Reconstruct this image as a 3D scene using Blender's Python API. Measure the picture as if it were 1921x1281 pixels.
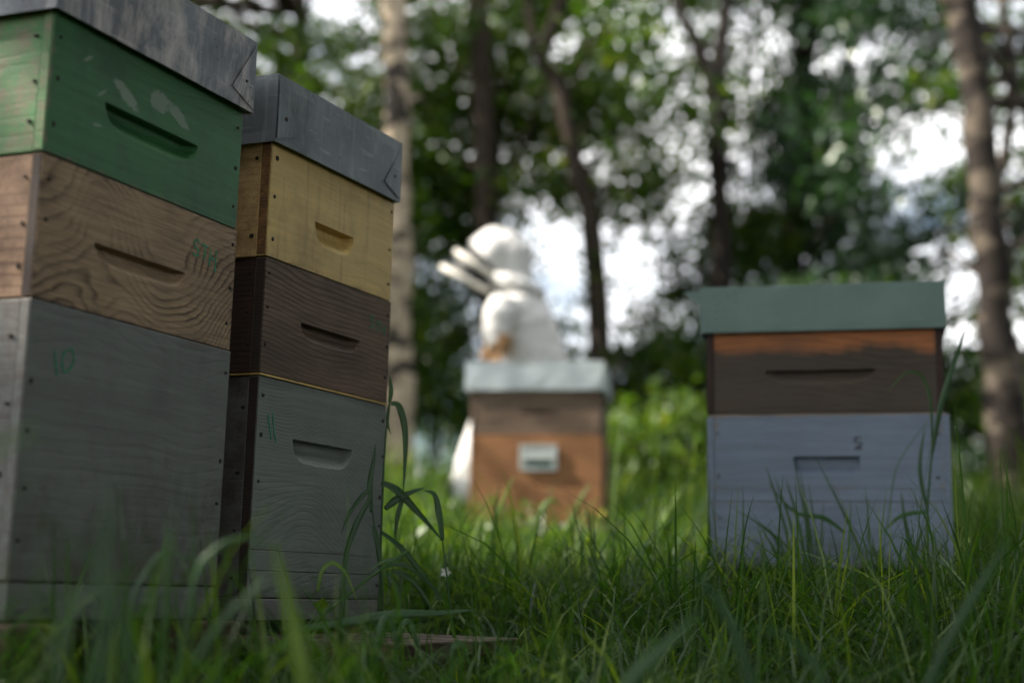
import bpy, bmesh, math, random
import numpy as np
from mathutils import Vector, Matrix
random.seed(7); rng = np.random.default_rng(7)
S = bpy.context.scene; COL = S.collection
for o in list(bpy.data.objects): bpy.data.objects.remove(o)

# ---------------------------------------------------------------- camera
CZ = 0.39                                   # camera height over the ground below it
F, PITCH, ROLL = 2821.0, 0.1623, 0.02357    # focal length in pixels of the 1921 px frame
right0 = Vector((1, 0, 0)); up0 = Vector((0, -math.sin(PITCH), math.cos(PITCH))); fwd = Vector((0, math.cos(PITCH), math.sin(PITCH)))
ex = right0*math.cos(ROLL) + up0*math.sin(ROLL); ey = -right0*math.sin(ROLL) + up0*math.cos(ROLL)
cd = bpy.data.cameras.new('camera'); cam = bpy.data.objects.new('camera', cd); COL.objects.link(cam); S.camera = cam
m3 = Matrix((ex, ey, -fwd)).transposed().to_4x4(); m3.translation = (0, 0, CZ); cam.matrix_world = m3
cd.sensor_width = 36; cd.lens = F*36/1921; cd.clip_start = 0.02; cd.clip_end = 2000
cd.dof.use_dof = True; cd.dof.focus_distance = 2.16; cd.dof.aperture_fstop = 2.2; cd.dof.aperture_blades = 0

# ---------------------------------------------------------------- sky, sun, exposure
SUN_EL, SUN_AZ = math.radians(40), math.radians(-92)     # azimuth from +y towards +x
w = bpy.data.worlds.new('World'); S.world = w; w.use_nodes = True
wn, wl = w.node_tree.nodes, w.node_tree.links; wn.clear()
sky = wn.new('ShaderNodeTexSky'); sky.sky_type = 'NISHITA'; sky.sun_disc = False
sky.sun_elevation = SUN_EL; sky.sun_rotation = SUN_AZ; sky.air_density = 1.0; sky.dust_density = 1.2; sky.ozone_density = 1.0
tc = wn.new('ShaderNodeTexCoord'); mp = wn.new('ShaderNodeMapping'); mp.inputs['Scale'].default_value = (1, 1, 2.2)
cn = wn.new('ShaderNodeTexNoise'); cn.inputs['Scale'].default_value = 2.6; cn.inputs['Detail'].default_value = 6; cn.inputs['Roughness'].default_value = 0.6
cr = wn.new('ShaderNodeValToRGB'); cr.color_ramp.elements[0].position = 0.40; cr.color_ramp.elements[1].position = 0.60
mx = wn.new('ShaderNodeMix'); mx.data_type = 'RGBA'; mx.inputs[7].default_value = (27.0, 26.8, 26.8, 1)
bg = wn.new('ShaderNodeBackground'); bg.inputs['Strength'].default_value = 0.05; wo = wn.new('ShaderNodeOutputWorld')
wl.new(tc.outputs['Generated'], mp.inputs['Vector']); wl.new(mp.outputs[0], cn.inputs['Vector']); wl.new(cn.outputs[0], cr.inputs[0])
wl.new(cr.outputs[0], mx.inputs[0]); wl.new(sky.outputs[0], mx.inputs[6]); wl.new(mx.outputs[2], bg.inputs[0]); wl.new(bg.outputs[0], wo.inputs[0])
sl = bpy.data.lights.new('sun', 'SUN'); sl.energy = 5.0; sl.angle = math.radians(0.53); sl.color = (1, .91, .78)
so = bpy.data.objects.new('sun', sl); COL.objects.link(so)
sd = Vector((math.sin(SUN_AZ)*math.cos(SUN_EL), math.cos(SUN_AZ)*math.cos(SUN_EL), math.sin(SUN_EL)))
so.rotation_euler = sd.to_track_quat('Z', 'Y').to_euler(); so.location = sd*30
S.view_settings.view_transform = 'Standard'; S.view_settings.look = 'None'; S.view_settings.gamma = 1; S.view_settings.use_curve_mapping = False
S.view_settings.exposure = 1.48
S.render.engine = 'CYCLES'; c = S.cycles
c.max_bounces = 5; c.diffuse_bounces = 3; c.glossy_bounces = 2; c.transmission_bounces = 3; c.transparent_max_bounces = 6
c.caustics_reflective = False; c.caustics_refractive = False; c.use_denoising = True; c.sample_clamp_indirect = 6

# ---------------------------------------------------------------- helpers
def at(px, py, Y):
    """point of the place at distance Y (metres along y) seen at photo pixel px,py"""
    xs = (px - 960.5)/F; ys = -(py - 640.5)/F
    d = fwd + ex*xs + ey*ys
    return Vector((d.x*Y/d.y, Y, d.z*Y/d.y + CZ))
def ground_z(x, y):
    if y < 0: b = .06*y
    elif y < 7: b = .099*y
    elif y < 14: b = .693 + .06*(y-7)
    else: b = 1.113 + .012*(y-14)
    k = 1.0 if abs(x) < 12 and -6 < y < 14 else .3
    return b + k*(.012*math.sin(2.1*x+1.3)*math.cos(1.7*y) + .008*math.sin(5.3*x+.4*y))
def tag(o, label=None, cat=None, group=None, kind=None):
    if label: o['label'] = label
    if cat: o['category'] = cat
    if group: o['group'] = group
    if kind: o['kind'] = kind
    return o
def empty(name, loc=(0, 0, 0), parent=None):
    o = bpy.data.objects.new(name, None); COL.objects.link(o); o.location = loc; o.empty_display_size = .05
    if parent: o.parent = parent
    return o
def link(name, me, mat, parent=None, loc=None):
    o = bpy.data.objects.new(name, me); COL.objects.link(o)
    if mat and not me.materials: me.materials.append(mat)
    if parent: o.parent = parent
    if loc is not None: o.location = loc
    return o
def mesh(name, v, f, smooth=False):
    me = bpy.data.meshes.new(name); me.from_pydata([tuple(a) for a in v], [], f); me.update()
    if smooth: me.polygons.foreach_set('use_smooth', [True]*len(me.polygons))
    return me
def bevel(o, wd=.0015, seg=2):
    b = o.modifiers.new('bevel', 'BEVEL'); b.width = wd; b.segments = seg; b.limit_method = 'ANGLE'; b.angle_limit = math.radians(40)
def quads_mesh(name, V, n_faces, fv=4, rnd=None, smooth=False):
    """V: (n*fv,3) vertices, each face its own fv vertices"""
    me = bpy.data.meshes.new(name); n = len(V)
    me.vertices.add(n); me.vertices.foreach_set('co', V.astype(np.float32).ravel())
    me.loops.add(n); me.loops.foreach_set('vertex_index', np.arange(n, dtype=np.int32))
    me.polygons.add(n_faces); me.polygons.foreach_set('loop_start', np.arange(0, n, fv, dtype=np.int32))
    me.update(calc_edges=True)
    if rnd is not None:
        a = me.attributes.new('rnd', 'FLOAT', 'FACE'); a.data.foreach_set('value', rnd.astype(np.float32))
    if smooth: me.polygons.foreach_set('use_smooth', np.ones(n_faces, bool))
    return me

class G:
    """small node-graph builder"""
    def __init__(s, name):
        s.m = bpy.data.materials.new(name); s.m.use_nodes = True; s.t = s.m.node_tree; s.t.nodes.clear()
    def n(s, t, ins=None, **kw):
        nd = s.t.nodes.new('ShaderNode'+t)
        for k, v in kw.items(): setattr(nd, k, v)
        for k, v in (ins or {}).items(): s.put(nd.inputs[k], v)
        return nd
    def put(s, sock, v):
        if isinstance(v, bpy.types.NodeSocket): s.t.links.new(v, sock)
        else:
            if sock.type == 'RGBA' and len(v) == 3: v = (*v, 1)
            sock.default_value = v
    def co(s): return s.n('TexCoord').outputs['Object']
    def map(s, vec, scale=(1, 1, 1), loc=(0, 0, 0), rot=(0, 0, 0)):
        return s.n('Mapping', {'Vector': vec, 'Scale': scale, 'Location': loc, 'Rotation': rot}).outputs[0]
    def noise(s, vec, scale=5, det=3, rough=.5, dist=0):
        return s.n('TexNoise', {'Vector': vec, 'Scale': scale, 'Detail': det, 'Roughness': rough, 'Distortion': dist}).outputs[0]
    def math(s, op, a, b=0.0, c=0.0, clamp=False):
        nd = s.n('Math', operation=op, use_clamp=clamp); s.put(nd.inputs[0], a); s.put(nd.inputs[1], b); s.put(nd.inputs[2], c); return nd.outputs[0]
    def ramp(s, fac, stops):
        nd = s.n('ValToRGB', {0: fac}); e = nd.color_ramp.elements
        while len(e) < len(stops): e.new(.5)
        for i, (p, col) in enumerate(stops):
            e[i].position = p; col = (col,)*3 if isinstance(col, (int, float)) else col; e[i].color = (*col, 1)
        return nd.outputs[0]
    def mix(s, fac, a, b, mode='MIX'):
        nd = s.n('Mix', data_type='RGBA', blend_type=mode); s.put(nd.inputs[0], fac); s.put(nd.inputs[6], a); s.put(nd.inputs[7], b); return nd.outputs[2]
    def sep(s, vec): return s.n('SeparateXYZ', {0: vec}).outputs
    def bump(s, h, strength=.3, dist=.002): return s.n('Bump', {'Height': h, 'Strength': strength, 'Distance': dist}).outputs[0]
    def pr(s, col, rough=.6, normal=None, metal=0.0, spec=.4):
        d = {'Base Color': col, 'Roughness': rough, 'Metallic': metal, 'Specular IOR Level': spec}
        if normal is not None: d['Normal'] = normal
        return s.n('BsdfPrincipled', d).outputs[0]
    def out(s, sh): s.n('OutputMaterial', {0: sh}); return s.m

def grain(g, P, freq, warp, wscale, seed, zs=.8):
    """contour lines of a smooth field: annual rings cut by the saw, unevenly spaced, some faint"""
    Q = g.map(P, loc=(seed, seed*.7, seed*1.3))
    big = g.noise(g.map(Q, scale=(wscale, 1, wscale*zs)), 1, 1.0, .4)
    mid = g.noise(g.map(Q, scale=(5, 2, 26)), 1, 3, .55)
    fine = g.noise(g.map(Q, scale=(11, 8, 90)), 1, 3, .6)
    z = g.sep(P)[2]
    fld = g.math('ADD', g.math('MULTIPLY', z, freq), g.math('MULTIPLY', big, warp))
    fld = g.math('ADD', fld, g.math('ADD', g.math('MULTIPLY', mid, 1.9), g.math('MULTIPLY', fine, .5)))
    ring = g.math('FRACT', fld)
    fibre = g.noise(g.map(Q, scale=(14, 300, 520)), 1, 3, .65)
    mask = g.ramp(g.noise(g.map(Q, scale=(3, 1, 14)), 1, 3, .6), [(.36, .12), (.62, 1.0)])
    return ring, fibre, Q, mask

def edge_wear(g, base, Q, col, amt):
    """chipped and soiled borders of a board"""
    x, y, z = g.sep(g.n('TexCoord').outputs['Generated'])
    dx = g.math('MULTIPLY', g.math('MINIMUM', x, g.math('SUBTRACT', 1.0, x)), 2.0); dz = g.math('MINIMUM', z, g.math('SUBTRACT', 1.0, z))
    e = g.math('MINIMUM', dx, dz); nz = g.noise(g.map(Q, scale=(30, 30, 38)), 1, 6, .75)
    k = g.math('MULTIPLY', g.math('SUBTRACT', g.math('ADD', .018, g.math('MULTIPLY', g.math('SUBTRACT', nz, .5), .22)), e), 22, clamp=True)
    return g.mix(g.math('MULTIPLY', k, amt), base, col)

def wood(name, light, dark, freq=60, warp=14, wscale=3, seed=1., stain=(.03, .02, .015), stain_amt=.4, band=None, rough=.7, contrast=1.0):
    g = G(name); P = g.co(); ring, fib, Q, mask = grain(g, P, freq, warp, wscale, seed)
    r = g.math('MULTIPLY', g.ramp(ring, [(0, .05), (.5, .22*contrast), (.84, 1.0*contrast), (1, .05)]), mask)
    tone = g.noise(g.map(Q, scale=(2.2, 2, 7)), 1.6, 5, .65)
    base = g.mix(r, light, dark)
    base = g.mix(g.ramp(tone, [(.35, 0.0), (.7, .5)]), base, tuple(x*.55 for x in light))
    base = g.mix(g.math('MULTIPLY', g.math('SUBTRACT', fib, .38, clamp=True), 1.6, clamp=True), base, tuple(x*.55 for x in dark))
    if band:
        z0, colr, amt = band
        wob = g.noise(g.map(Q, scale=(9, 1, 4)), 1, 4, .6)
        k = g.math('MULTIPLY', g.math('ADD', g.math('SUBTRACT', g.sep(P)[2], z0), g.math('MULTIPLY', g.math('SUBTRACT', wob, .5), .06)), 45, clamp=True)
        base = g.mix(g.math('MULTIPLY', k, amt), base, g.mix(r, colr, tuple(x*.45 for x in colr)))
    st = g.ramp(g.noise(g.map(Q, scale=(1, 1, 2)), 5, 5, .6), [(.45, 0.0), (.72, 1.0)])
    base = g.mix(g.math('MULTIPLY', st, stain_amt), base, stain)
    spk = g.ramp(g.noise(g.map(Q, scale=(40, 40, 70)), 1, 4, .7), [(.68, 0.0), (.76, 1.0)]); base = g.mix(g.math('MULTIPLY', spk, .5), base, (.03, .022, .018))
    base = edge_wear(g, base, Q, stain, .75)
    h = g.math('ADD', g.math('MULTIPLY', r, -.5), g.math('MULTIPLY', fib, .8))
    return g.out(g.pr(base, rough, g.bump(h, .55, .0012), spec=.25))

def paint(name, col, under, wear=.3, freq=55, warp=10, wscale=3, seed=1., relief=.5, rough=.5, scuffs=(), dirt=(.05, .05, .045), dirt_amt=.45, drips=0, wear_edge=.8, splash=0.):
    g = G(name); P = g.co(); ring, fib, Q, mask = grain(g, P, freq, warp, wscale, seed)
    var = g.noise(g.map(Q, scale=(2, 2, 5)), 3, 4, .6)
    base = g.mix(g.ramp(var, [(.3, 0.0), (.75, 1.0)]), col, tuple(x*.72 for x in col))
    streak = g.noise(g.map(Q, scale=(5, 20, 110)), 1, 4, .6)
    base = g.mix(g.ramp(streak, [(.42, 0.0), (.75, .55)]), base, tuple(min(1, x*1.22+.012) for x in col))
    r = g.math('MULTIPLY', g.ramp(ring, [(0, 0.0), (.62, .08), (.86, 1.0), (1, 0.0)]), mask)
    wm = g.math('MULTIPLY', g.ramp(g.noise(g.map(Q, scale=(4, 4, 16)), 2.5, 6, .7), [(.62, 0.0), (.72, 1.0)]), wear)
    base = g.mix(wm, base, under)
    dm = g.ramp(g.noise(g.map(Q, scale=(2, 2, 1.2)), 6, 6, .65), [(.48, 0.0), (.75, 1.0)])
    base = g.mix(g.math('MULTIPLY', dm, dirt_amt), base, dirt)
    if drips:
        dv = g.ramp(g.noise(g.map(Q, scale=(60, 1, 5)), 1, 3, .6), [(.58, 0.0), (.72, 1.0)])
        base = g.mix(g.math('MULTIPLY', dv, drips), base, dirt)
    base = g.mix(g.math('MULTIPLY', r, .12), base, tuple(x*.5 for x in col))
    for (cx, cz, sx, sz, slope, colr) in scuffs:      # scraped places with a ragged outline of their own
        x, y, z = g.sep(P)
        zz = g.math('SUBTRACT', g.math('SUBTRACT', z, cz), g.math('MULTIPLY', g.math('SUBTRACT', x, cx), slope))
        d = g.math('ADD', g.math('POWER', g.math('ABSOLUTE', g.math('DIVIDE', g.math('SUBTRACT', x, cx), sx)), 2), g.math('POWER', g.math('ABSOLUTE', g.math('DIVIDE', zz, sz)), 2))
        nz = g.noise(g.map(Q, scale=(60, 60, 90)), 1.4, 5, .7)
        k = g.math('MULTIPLY', g.math('SUBTRACT', g.math('SUBTRACT', 1.3, d), g.math('MULTIPLY', nz, 1.4)), 4, clamp=True)
        base = g.mix(g.math('MULTIPLY', k, .6), base, colr)
    if splash:
        gz = g.sep(g.n('TexCoord').outputs['Generated'])[2]
        sp = g.noise(g.map(Q, scale=(18, 18, 14)), 1, 7, .75)
        sk = g.math('MULTIPLY', g.math('SUBTRACT', g.math('SUBTRACT', sp, .36), g.math('MULTIPLY', gz, .42)), 6, clamp=True)
        base = g.mix(g.math('MULTIPLY', sk, splash), base, (.055, .055, .036))
    base = edge_wear(g, base, Q, under, wear_edge)
    h = g.math('ADD', g.math('MULTIPLY', r, -.55), g.math('ADD', g.math('MULTIPLY', fib, .5), g.math('MULTIPLY', streak, .7)))
    return g.out(g.pr(base, rough, g.bump(h, relief, .0012), spec=.35))

def metal(name, col, dark, light, seed=1., rough=.45, met=.75, light_amt=.3, dark_amt=.6):
    g = G(name); P = g.map(g.co(), loc=(seed, seed, seed))
    a = g.noise(P, 9, 6, .65); b = g.noise(g.map(P, scale=(1.3, 1, .6)), 9, 6, .68, .3); f = g.noise(P, 160, 3, .7)
    base = g.mix(g.math('MULTIPLY', g.ramp(a, [(.4, 0.0), (.7, 1.0)]), dark_amt), col, dark)
    base = g.mix(g.math('MULTIPLY', g.ramp(b, [(.5, 0.0), (.68, 1.0)]), light_amt), base, light)
    base = g.mix(g.math('MULTIPLY', g.ramp(f, [(.6, 0.0), (.75, 1.0)]), .35), base, dark)
    pit = g.ramp(g.n('TexVoronoi', {'Vector': g.map(P, scale=(1, 1, 1)), 'Scale': 75.0}).outputs['Distance'], [(.10, 1.0), (.2, 0.0)])
    pit = g.math('MULTIPLY', pit, g.ramp(g.noise(P, 14, 3, .6), [(.5, 0.0), (.62, 1.0)])); base = g.mix(g.math('MULTIPLY', pit, .75), base, tuple(x*.4 for x in dark))
    run = g.ramp(g.noise(g.map(P, scale=(90, 90, 5)), 1, 4, .6), [(.56, 0.0), (.72, 1.0)]); base = g.mix(g.math('MULTIPLY', run, .35), base, light)
    scr = g.ramp(g.noise(g.map(P, scale=(14, 14, 160), rot=(0, .5, .3)), 1, 2, .5), [(.66, 0.0), (.70, 1.0)]); base = g.mix(g.math('MULTIPLY', scr, .4), base, light)
    rr = g.math('ADD', rough-.1, g.math('MULTIPLY', a, .25))
    return g.out(g.pr(base, rr, g.bump(g.math('ADD', a, g.math('MULTIPLY', f, .2)), .25, .002), metal=met, spec=.5))

def flat(name, col, rough=.6, met=0.0, var=.35, sc=40, spec=.4):
    g = G(name); a = g.noise(g.co(), sc, 4, .6)
    return g.out(g.pr(g.mix(g.ramp(a, [(.35, 0.0), (.7, 1.0)]), col, tuple(x*(1-var) for x in col)), rough, g.bump(a, .2, .001), metal=met, spec=spec))

def leafmat(name, c1, c2, c3, trans=.45, gloss=.08):
    g = G(name); r = g.n('Attribute', attribute_name='rnd').outputs['Fac']
    col = g.ramp(r, [(0, c1), (.55, c2), (1, c3)])
    tcol = g.mix(1.0, col, (1.25, 1.25, .45), 'MULTIPLY')
    d = g.n('BsdfDiffuse', {'Color': col}).outputs[0]; t = g.n('BsdfTranslucent', {'Color': tcol}).outputs[0]
    sh = g.n('MixShader', {0: trans, 1: d, 2: t}).outputs[0]
    gl = g.n('BsdfGlossy', {'Color': (.8, .85, .8), 'Roughness': .42}).outputs[0]
    return g.out(g.n('MixShader', {0: gloss, 1: sh, 2: gl}).outputs[0])

# ---------------------------------------------------------------- materials
M = {}
M['green'] = paint('green_paint', (.036, .150, .046), (.16, .12, .08), wear=.12, seed=3.1, relief=.55,
    scuffs=[(-.058, .024, .034, .014, -.45, (.28, .33, .27)), (.008, .036, .028, .020, 0, (.26, .31, .26)), (.050, .030, .036, .013, -.35, (.26, .3, .26)),
            (-.135, .045, .012, .004, .6, (.25, .3, .25)), (-.105, .012, .010, .003, .8, (.22, .28, .22)), (-.11, -.03, .012, .003, .1, (.22, .3, .24))], dirt=(.018, .05, .035), dirt_amt=.6)
M['green_side'] = paint('green_paint_lit_side', (.050, .185, .050), (.16, .12, .08), wear=.1, seed=8.3, dirt=(.03, .06, .03))  # same green as the front, lightened: the side's brighter light is in the colour
M['bare_arched'] = wood('weathered_bare_wood', (.46, .325, .205), (.07, .042, .026), freq=72, warp=34, wscale=4.6, seed=16.9, stain=(.09, .06, .045), stain_amt=.5, contrast=1.6)
M['bare_side'] = wood('weathered_bare_wood_side', (.40, .26, .17), (.16, .09, .06), freq=70, warp=9, wscale=3, seed=5.3, stain=(.1, .06, .04), stain_amt=.4)
M['grey10'] = paint('grey_paint_worn', (.132, .144, .134), (.1, .08, .07), wear=.15, seed=21., relief=.35, splash=.7, dirt=(.06, .065, .06), dirt_amt=.5)
M['grey10_side'] = paint('grey_paint_lit_side', (.155, .160, .152), (.1, .08, .07), wear=.2, seed=22.)  # lit copy of the front grey, toned down but still a little lighter
M['yellow'] = paint('ochre_paint', (.62, .43, .145), (.24, .15, .065), wear=.2, seed=31., relief=.4, dirt=(.14, .1, .045), dirt_amt=.55, drips=.35)
M['yellow_side'] = wood('pale_pine', (.78, .53, .26), (.58, .34, .14), freq=90, warp=12, wscale=3, seed=33., stain=(.3, .17, .07), stain_amt=.3)
M['yellow_end'] = wood('pine_end_grain', (.34, .17, .06), (.16, .07, .025), freq=200, warp=8, seed=34., stain_amt=.3)
M['brown'] = wood('dark_weathered_wood', (.21, .145, .105), (.05, .032, .023), freq=120, warp=14, wscale=3, seed=41.7, stain=(.05, .038, .03), stain_amt=.55)
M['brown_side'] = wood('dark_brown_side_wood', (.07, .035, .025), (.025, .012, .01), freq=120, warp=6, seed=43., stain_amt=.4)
M['grey11'] = paint('grey_green_paint', (.152, .176, .160), (.12, .1, .085), wear=.12, freq=120, warp=36, wscale=4.2, seed=54.2, relief=.6, dirt=(.09, .10, .095), dirt_amt=.4)
M['grey11_side'] = paint('grey_paint_shaded_side', (.14, .135, .14), (.07, .05, .045), wear=.25, seed=57., relief=.5)  # same grey body as the front, its shaded purplish tone put into the colour
M['grey11_low'] = paint('bare_grey_plank', (.16, .165, .16), (.06, .05, .045), wear=.35, freq=110, warp=26, wscale=6, seed=58.4, relief=1.0)
M['dark_end'] = wood('dark_end_grain', (.05, .035, .03), (.02, .014, .012), freq=200, warp=6, seed=59., stain_amt=.3)
M['blue'] = paint('lavender_blue_paint', (.135, .178, .24), (.2, .15, .1), wear=.3, seed=61., relief=.45, drips=.15, dirt=(.12, .14, .2), dirt_amt=.35)
M['blue_low'] = paint('lavender_blue_paint_low', (.135, .178, .24), (.2, .15, .1), wear=.3, seed=62.4, relief=.45, splash=.75, drips=.15, dirt=(.12, .14, .2), dirt_amt=.35)
M['grey11_mud'] = paint('grey_green_paint_low', (.148, .17, .155), (.12, .1, .085), wear=.2, freq=95, warp=14, wscale=3, seed=55.9, relief=.8, splash=.6, dirt=(.08, .085, .075))
M['rsuper'] = wood('half_bleached_wood', (.082, .062, .047), (.035, .026, .02), freq=70, warp=7, wscale=2.4, seed=66., stain=(.05, .045, .038), stain_amt=.5, band=(.033, (.36, .135, .048), .85))
M['rdark'] = wood('dark_corner_wood', (.045, .026, .02), (.02, .012, .01), freq=90, warp=6, seed=68., stain_amt=.3)
M['csuper'] = wood('greyish_brown_wood', (.20, .14, .10), (.07, .047, .034), freq=60, warp=8, seed=71., stain_amt=.5)
M['cbody'] = wood('orange_brown_wood', (.34, .165, .072), (.17, .075, .032), freq=60, warp=7, seed=73., stain=(.09, .035, .018), stain_amt=.55)
M['lid10'] = metal('corroded_zinc', (.20, .215, .235), (.06, .065, .075), (.60, .54, .51), seed=2.9, light_amt=.9, rough=.5, met=.45, dark_amt=.8)
M['lid11'] = metal('grey_zinc', (.16, .18, .19), (.06, .068, .075), (.36, .36, .35), seed=9.4, light_amt=.5, rough=.5, met=.45, dark_amt=.7)
M['lidR'] = metal('green_lacquered_sheet', (.085, .145, .125), (.06, .10, .09), (.12, .18, .16), seed=4.4, light_amt=.2, rough=.5, met=.0, dark_amt=.3)
M['lidC'] = metal('pale_zinc', (.42, .47, .48), (.25, .28, .29), (.6, .62, .62), seed=6.6, light_amt=.3, rough=.4, met=.55, dark_amt=.35)
M['zinc'] = metal('galvanised_plate', (.5, .54, .52), (.3, .33, .31), (.65, .66, .64), seed=7.7, rough=.4, met=.5)
M['nail'] = flat('rusty_nail', (.03, .022, .018), .6, .5)
M['marker'] = flat('green_marker', (.006, .26, .12), .5, var=.5, sc=200)
M['black_ink'] = flat('black_ink', (.02, .015, .03), .5, var=.3, sc=200)
M['brass'] = flat('brass_strip', (.55, .38, .13), .45, .3)
M['pallet'] = wood('pallet_wood', (.10, .066, .042), (.045, .03, .02), freq=120, warp=8, seed=81., stain_amt=.5)
M['pallet_pale'] = wood('pale_board', (.30, .24, .19), (.16, .12, .1), freq=120, warp=8, seed=83., stain_amt=.4)
M['grass'] = leafmat('grass_blades', (.013, .042, .008), (.036, .095, .011), (.16, .225, .03), .5, .03)
M['blade'] = leafmat('broad_grass_leaf', (.022, .080, .024), (.045, .14, .018), (.17, .28, .02), .5, .035)
M['straw'] = leafmat('dry_grass', (.20, .16, .08), (.26, .21, .11), (.32, .27, .15), .3, .05)
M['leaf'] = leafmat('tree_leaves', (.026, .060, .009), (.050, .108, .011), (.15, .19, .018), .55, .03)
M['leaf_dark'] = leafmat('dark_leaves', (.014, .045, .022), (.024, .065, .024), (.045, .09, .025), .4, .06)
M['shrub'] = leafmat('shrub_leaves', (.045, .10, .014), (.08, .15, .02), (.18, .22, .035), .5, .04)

def bark(name, c1, c2, patch=None, seed=1., sc=6):
    g = G(name); P = g.map(g.n('TexCoord').outputs['Object'], loc=(seed, seed, seed))
    a = g.noise(g.map(P, scale=(1, 1, .28)), sc*4, 6, .65, .4); b = g.noise(P, sc, 4, .6)
    base = g.mix(g.ramp(a, [(.35, 0.0), (.65, 1.0)]), c1, c2)
    if patch:
        k = g.ramp(g.noise(g.map(P, scale=(1, 1, 2.0)), 3.6, 3, .6), [(.50, 0.0), (.57, 1.0)])
        base = g.mix(k, base, patch)
    base = g.mix(g.math('MULTIPLY', g.ramp(b, [(.5, 0.0), (.7, 1.0)]), .4), base, tuple(x*.5 for x in c2))
    return g.out(g.pr(base, .85, g.bump(a, .8, .02), spec=.2))
M['bark_pale'] = bark('pale_knotty_bark', (.52, .43, .32), (.36, .29, .21), (.035, .03, .026), 3.3)
M['bark_dark'] = bark('dark_bark', (.032, .025, .02), (.016, .013, .011), None, 5.1)
M['bark_brown'] = bark('brown_bark', (.050, .037, .028), (.024, .018, .014), None, 6.1)
M['bark_right'] = bark('grey_brown_bark', (.030, .024, .020), (.015, .012, .011), (.11, .09, .07), 9.7)  # pale patches are the lit spots of the trunk, painted into the bark

# ---------------------------------------------------------------- ground (one sheet)
xs = np.unique(np.concatenate([np.linspace(-8, 8, 81), np.linspace(-200, -8, 25), np.linspace(8, 200, 25)]))
ys = np.unique(np.concatenate([np.linspace(-6, 16, 111), np.linspace(-200, -6, 20), np.linspace(16, 400, 40)]))
gv = [(x, y, ground_z(x, y)) for y in ys for x in xs]; nx = len(xs)
gf = [(j*nx+i, j*nx+i+1, (j+1)*nx+i+1, (j+1)*nx+i) for j in range(len(ys)-1) for i in range(nx-1)]
g = G('soil'); P = g.co(); a = g.noise(P, 6, 6, .7); b = g.noise(P, 60, 4, .7)
M['soil'] = g.out(g.pr(g.mix(g.ramp(a, [(.35, 0.0), (.65, 1.0)]), (.028, .045, .014), g.mix(b, (.03, .022, .014), (.06, .045, .028))), .95, g.bump(b, .6, .02), spec=.1))
tag(link('ground', mesh('ground', gv, gf, True), M['soil']), kind='structure')

# ---------------------------------------------------------------- beehives
def box_mesh(name, sx, sy, sz):
    v = [(x*sx/2, y*sy/2, z*sz/2) for x in (-1, 1) for y in (-1, 1) for z in (-1, 1)]
    return mesh(name, v, [(0, 1, 3, 2), (4, 6, 7, 5), (0, 4, 5, 1), (2, 3, 7, 6), (0, 2, 6, 4), (1, 5, 7, 3)])
def block(name, parent, u0, u1, v0, v1, w0, w1, mat, bw=.0015):
    o = link(name, box_mesh(name, u1-u0, v1-v0, w1-w0), mat, parent, ((u0+u1)/2, (v0+v1)/2, (w0+w1)/2))
    if bw: bevel(o, bw)
    return o
def board(name, parent, u0, u1, v0, v1, w0, w1, mat, pocket=None):
    """plank; its front (v0) face may carry a carved hand hold"""
    if not pocket: return block(name, parent, u0, u1, v0, v1, w0, w1, mat)
    uc, vc, wc = (u0+u1)/2, (v0+v1)/2, (w0+w1)/2
    ul, ur, t, bt, dep, ex_, slot = pocket
    N = 28; V = []; Fc = []
    def add(u, v, w_): V.append((u-uc, v-vc, w_-wc)); return len(V)-1
    cols = [(u0, None)] + [(ul+(ur-ul)*(.5-.5*math.cos(math.pi*i/N)), 2*(.5-.5*math.cos(math.pi*i/N))-1) for i in range(N+1)] + [(u1, None)]
    C = []
    for u, s in cols:
        d = dict(top=add(u, v0, w1), bot=add(u, v0, w0), btop=add(u, v1, w1), bbot=add(u, v1, w0))
        if s is not None:
            pr = max(0, 1-abs(s)**ex_)**.5
            if pr < 1e-6: k = add(u, v0, t); d['p'] = [k]*5
            else:
                b_ = t-(t-bt)*pr; dd = dep*min(1, pr*1.3)
                jag = .0006*math.sin(u*900)
                if slot: d['p'] = [add(u, v0, t), add(u, v0+dd, t), add(u, v0+dd, t-(t-b_)*.55), add(u, v0+dd*.5, b_+(t-b_)*.12), add(u, v0, b_)]
                else: d['p'] = [add(u, v0, t), add(u, v0+dd, t-.001), add(u, v0+dd*.80, t-(t-b_)*.4), add(u, v0+dd*.40, t-(t-b_)*.75), add(u, v0, b_+jag)]
        C.append(d)
    for a, b in zip(C, C[1:]):
        Fc += [(a['top'], a['btop'], b['btop'], b['top']), (a['bot'], b['bot'], b['bbot'], a['bbot']), (a['btop'], a['bbot'], b['bbot'], b['btop'])]
        pa, pb = a.get('p'), b.get('p')
        if pa is None: Fc.append((a['top'], b['top'], pb[0], b['bot'], a['bot']))
        elif pb is None: Fc.append((a['top'], b['top'], b['bot'], a['bot'], pa[0]))
        else:
            Fc += [(a['top'], b['top'], pb[0], pa[0]), (pa[4], pb[4], b['bot'], a['bot'])]
            for i in range(4):
                q = [pa[i], pb[i], pb[i+1], pa[i+1]]; q = list(dict.fromkeys(q))
                if len(q) > 2: Fc.append(tuple(q))
    a = C[0]; Fc.append((a['top'], a['bot'], a['bbot'], a['btop'])); a = C[-1]; Fc.append((a['top'], a['btop'], a['bbot'], a['bot']))
    me = mesh(name, V, Fc); bm = bmesh.new(); bm.from_mesh(me); bmesh.ops.recalc_face_normals(bm, faces=bm.faces); bm.to_mesh(me); bm.free()
    o = link(name, me, mat, parent, (uc, vc, wc)); bevel(o, .0012); return o
nail_me = None
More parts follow.
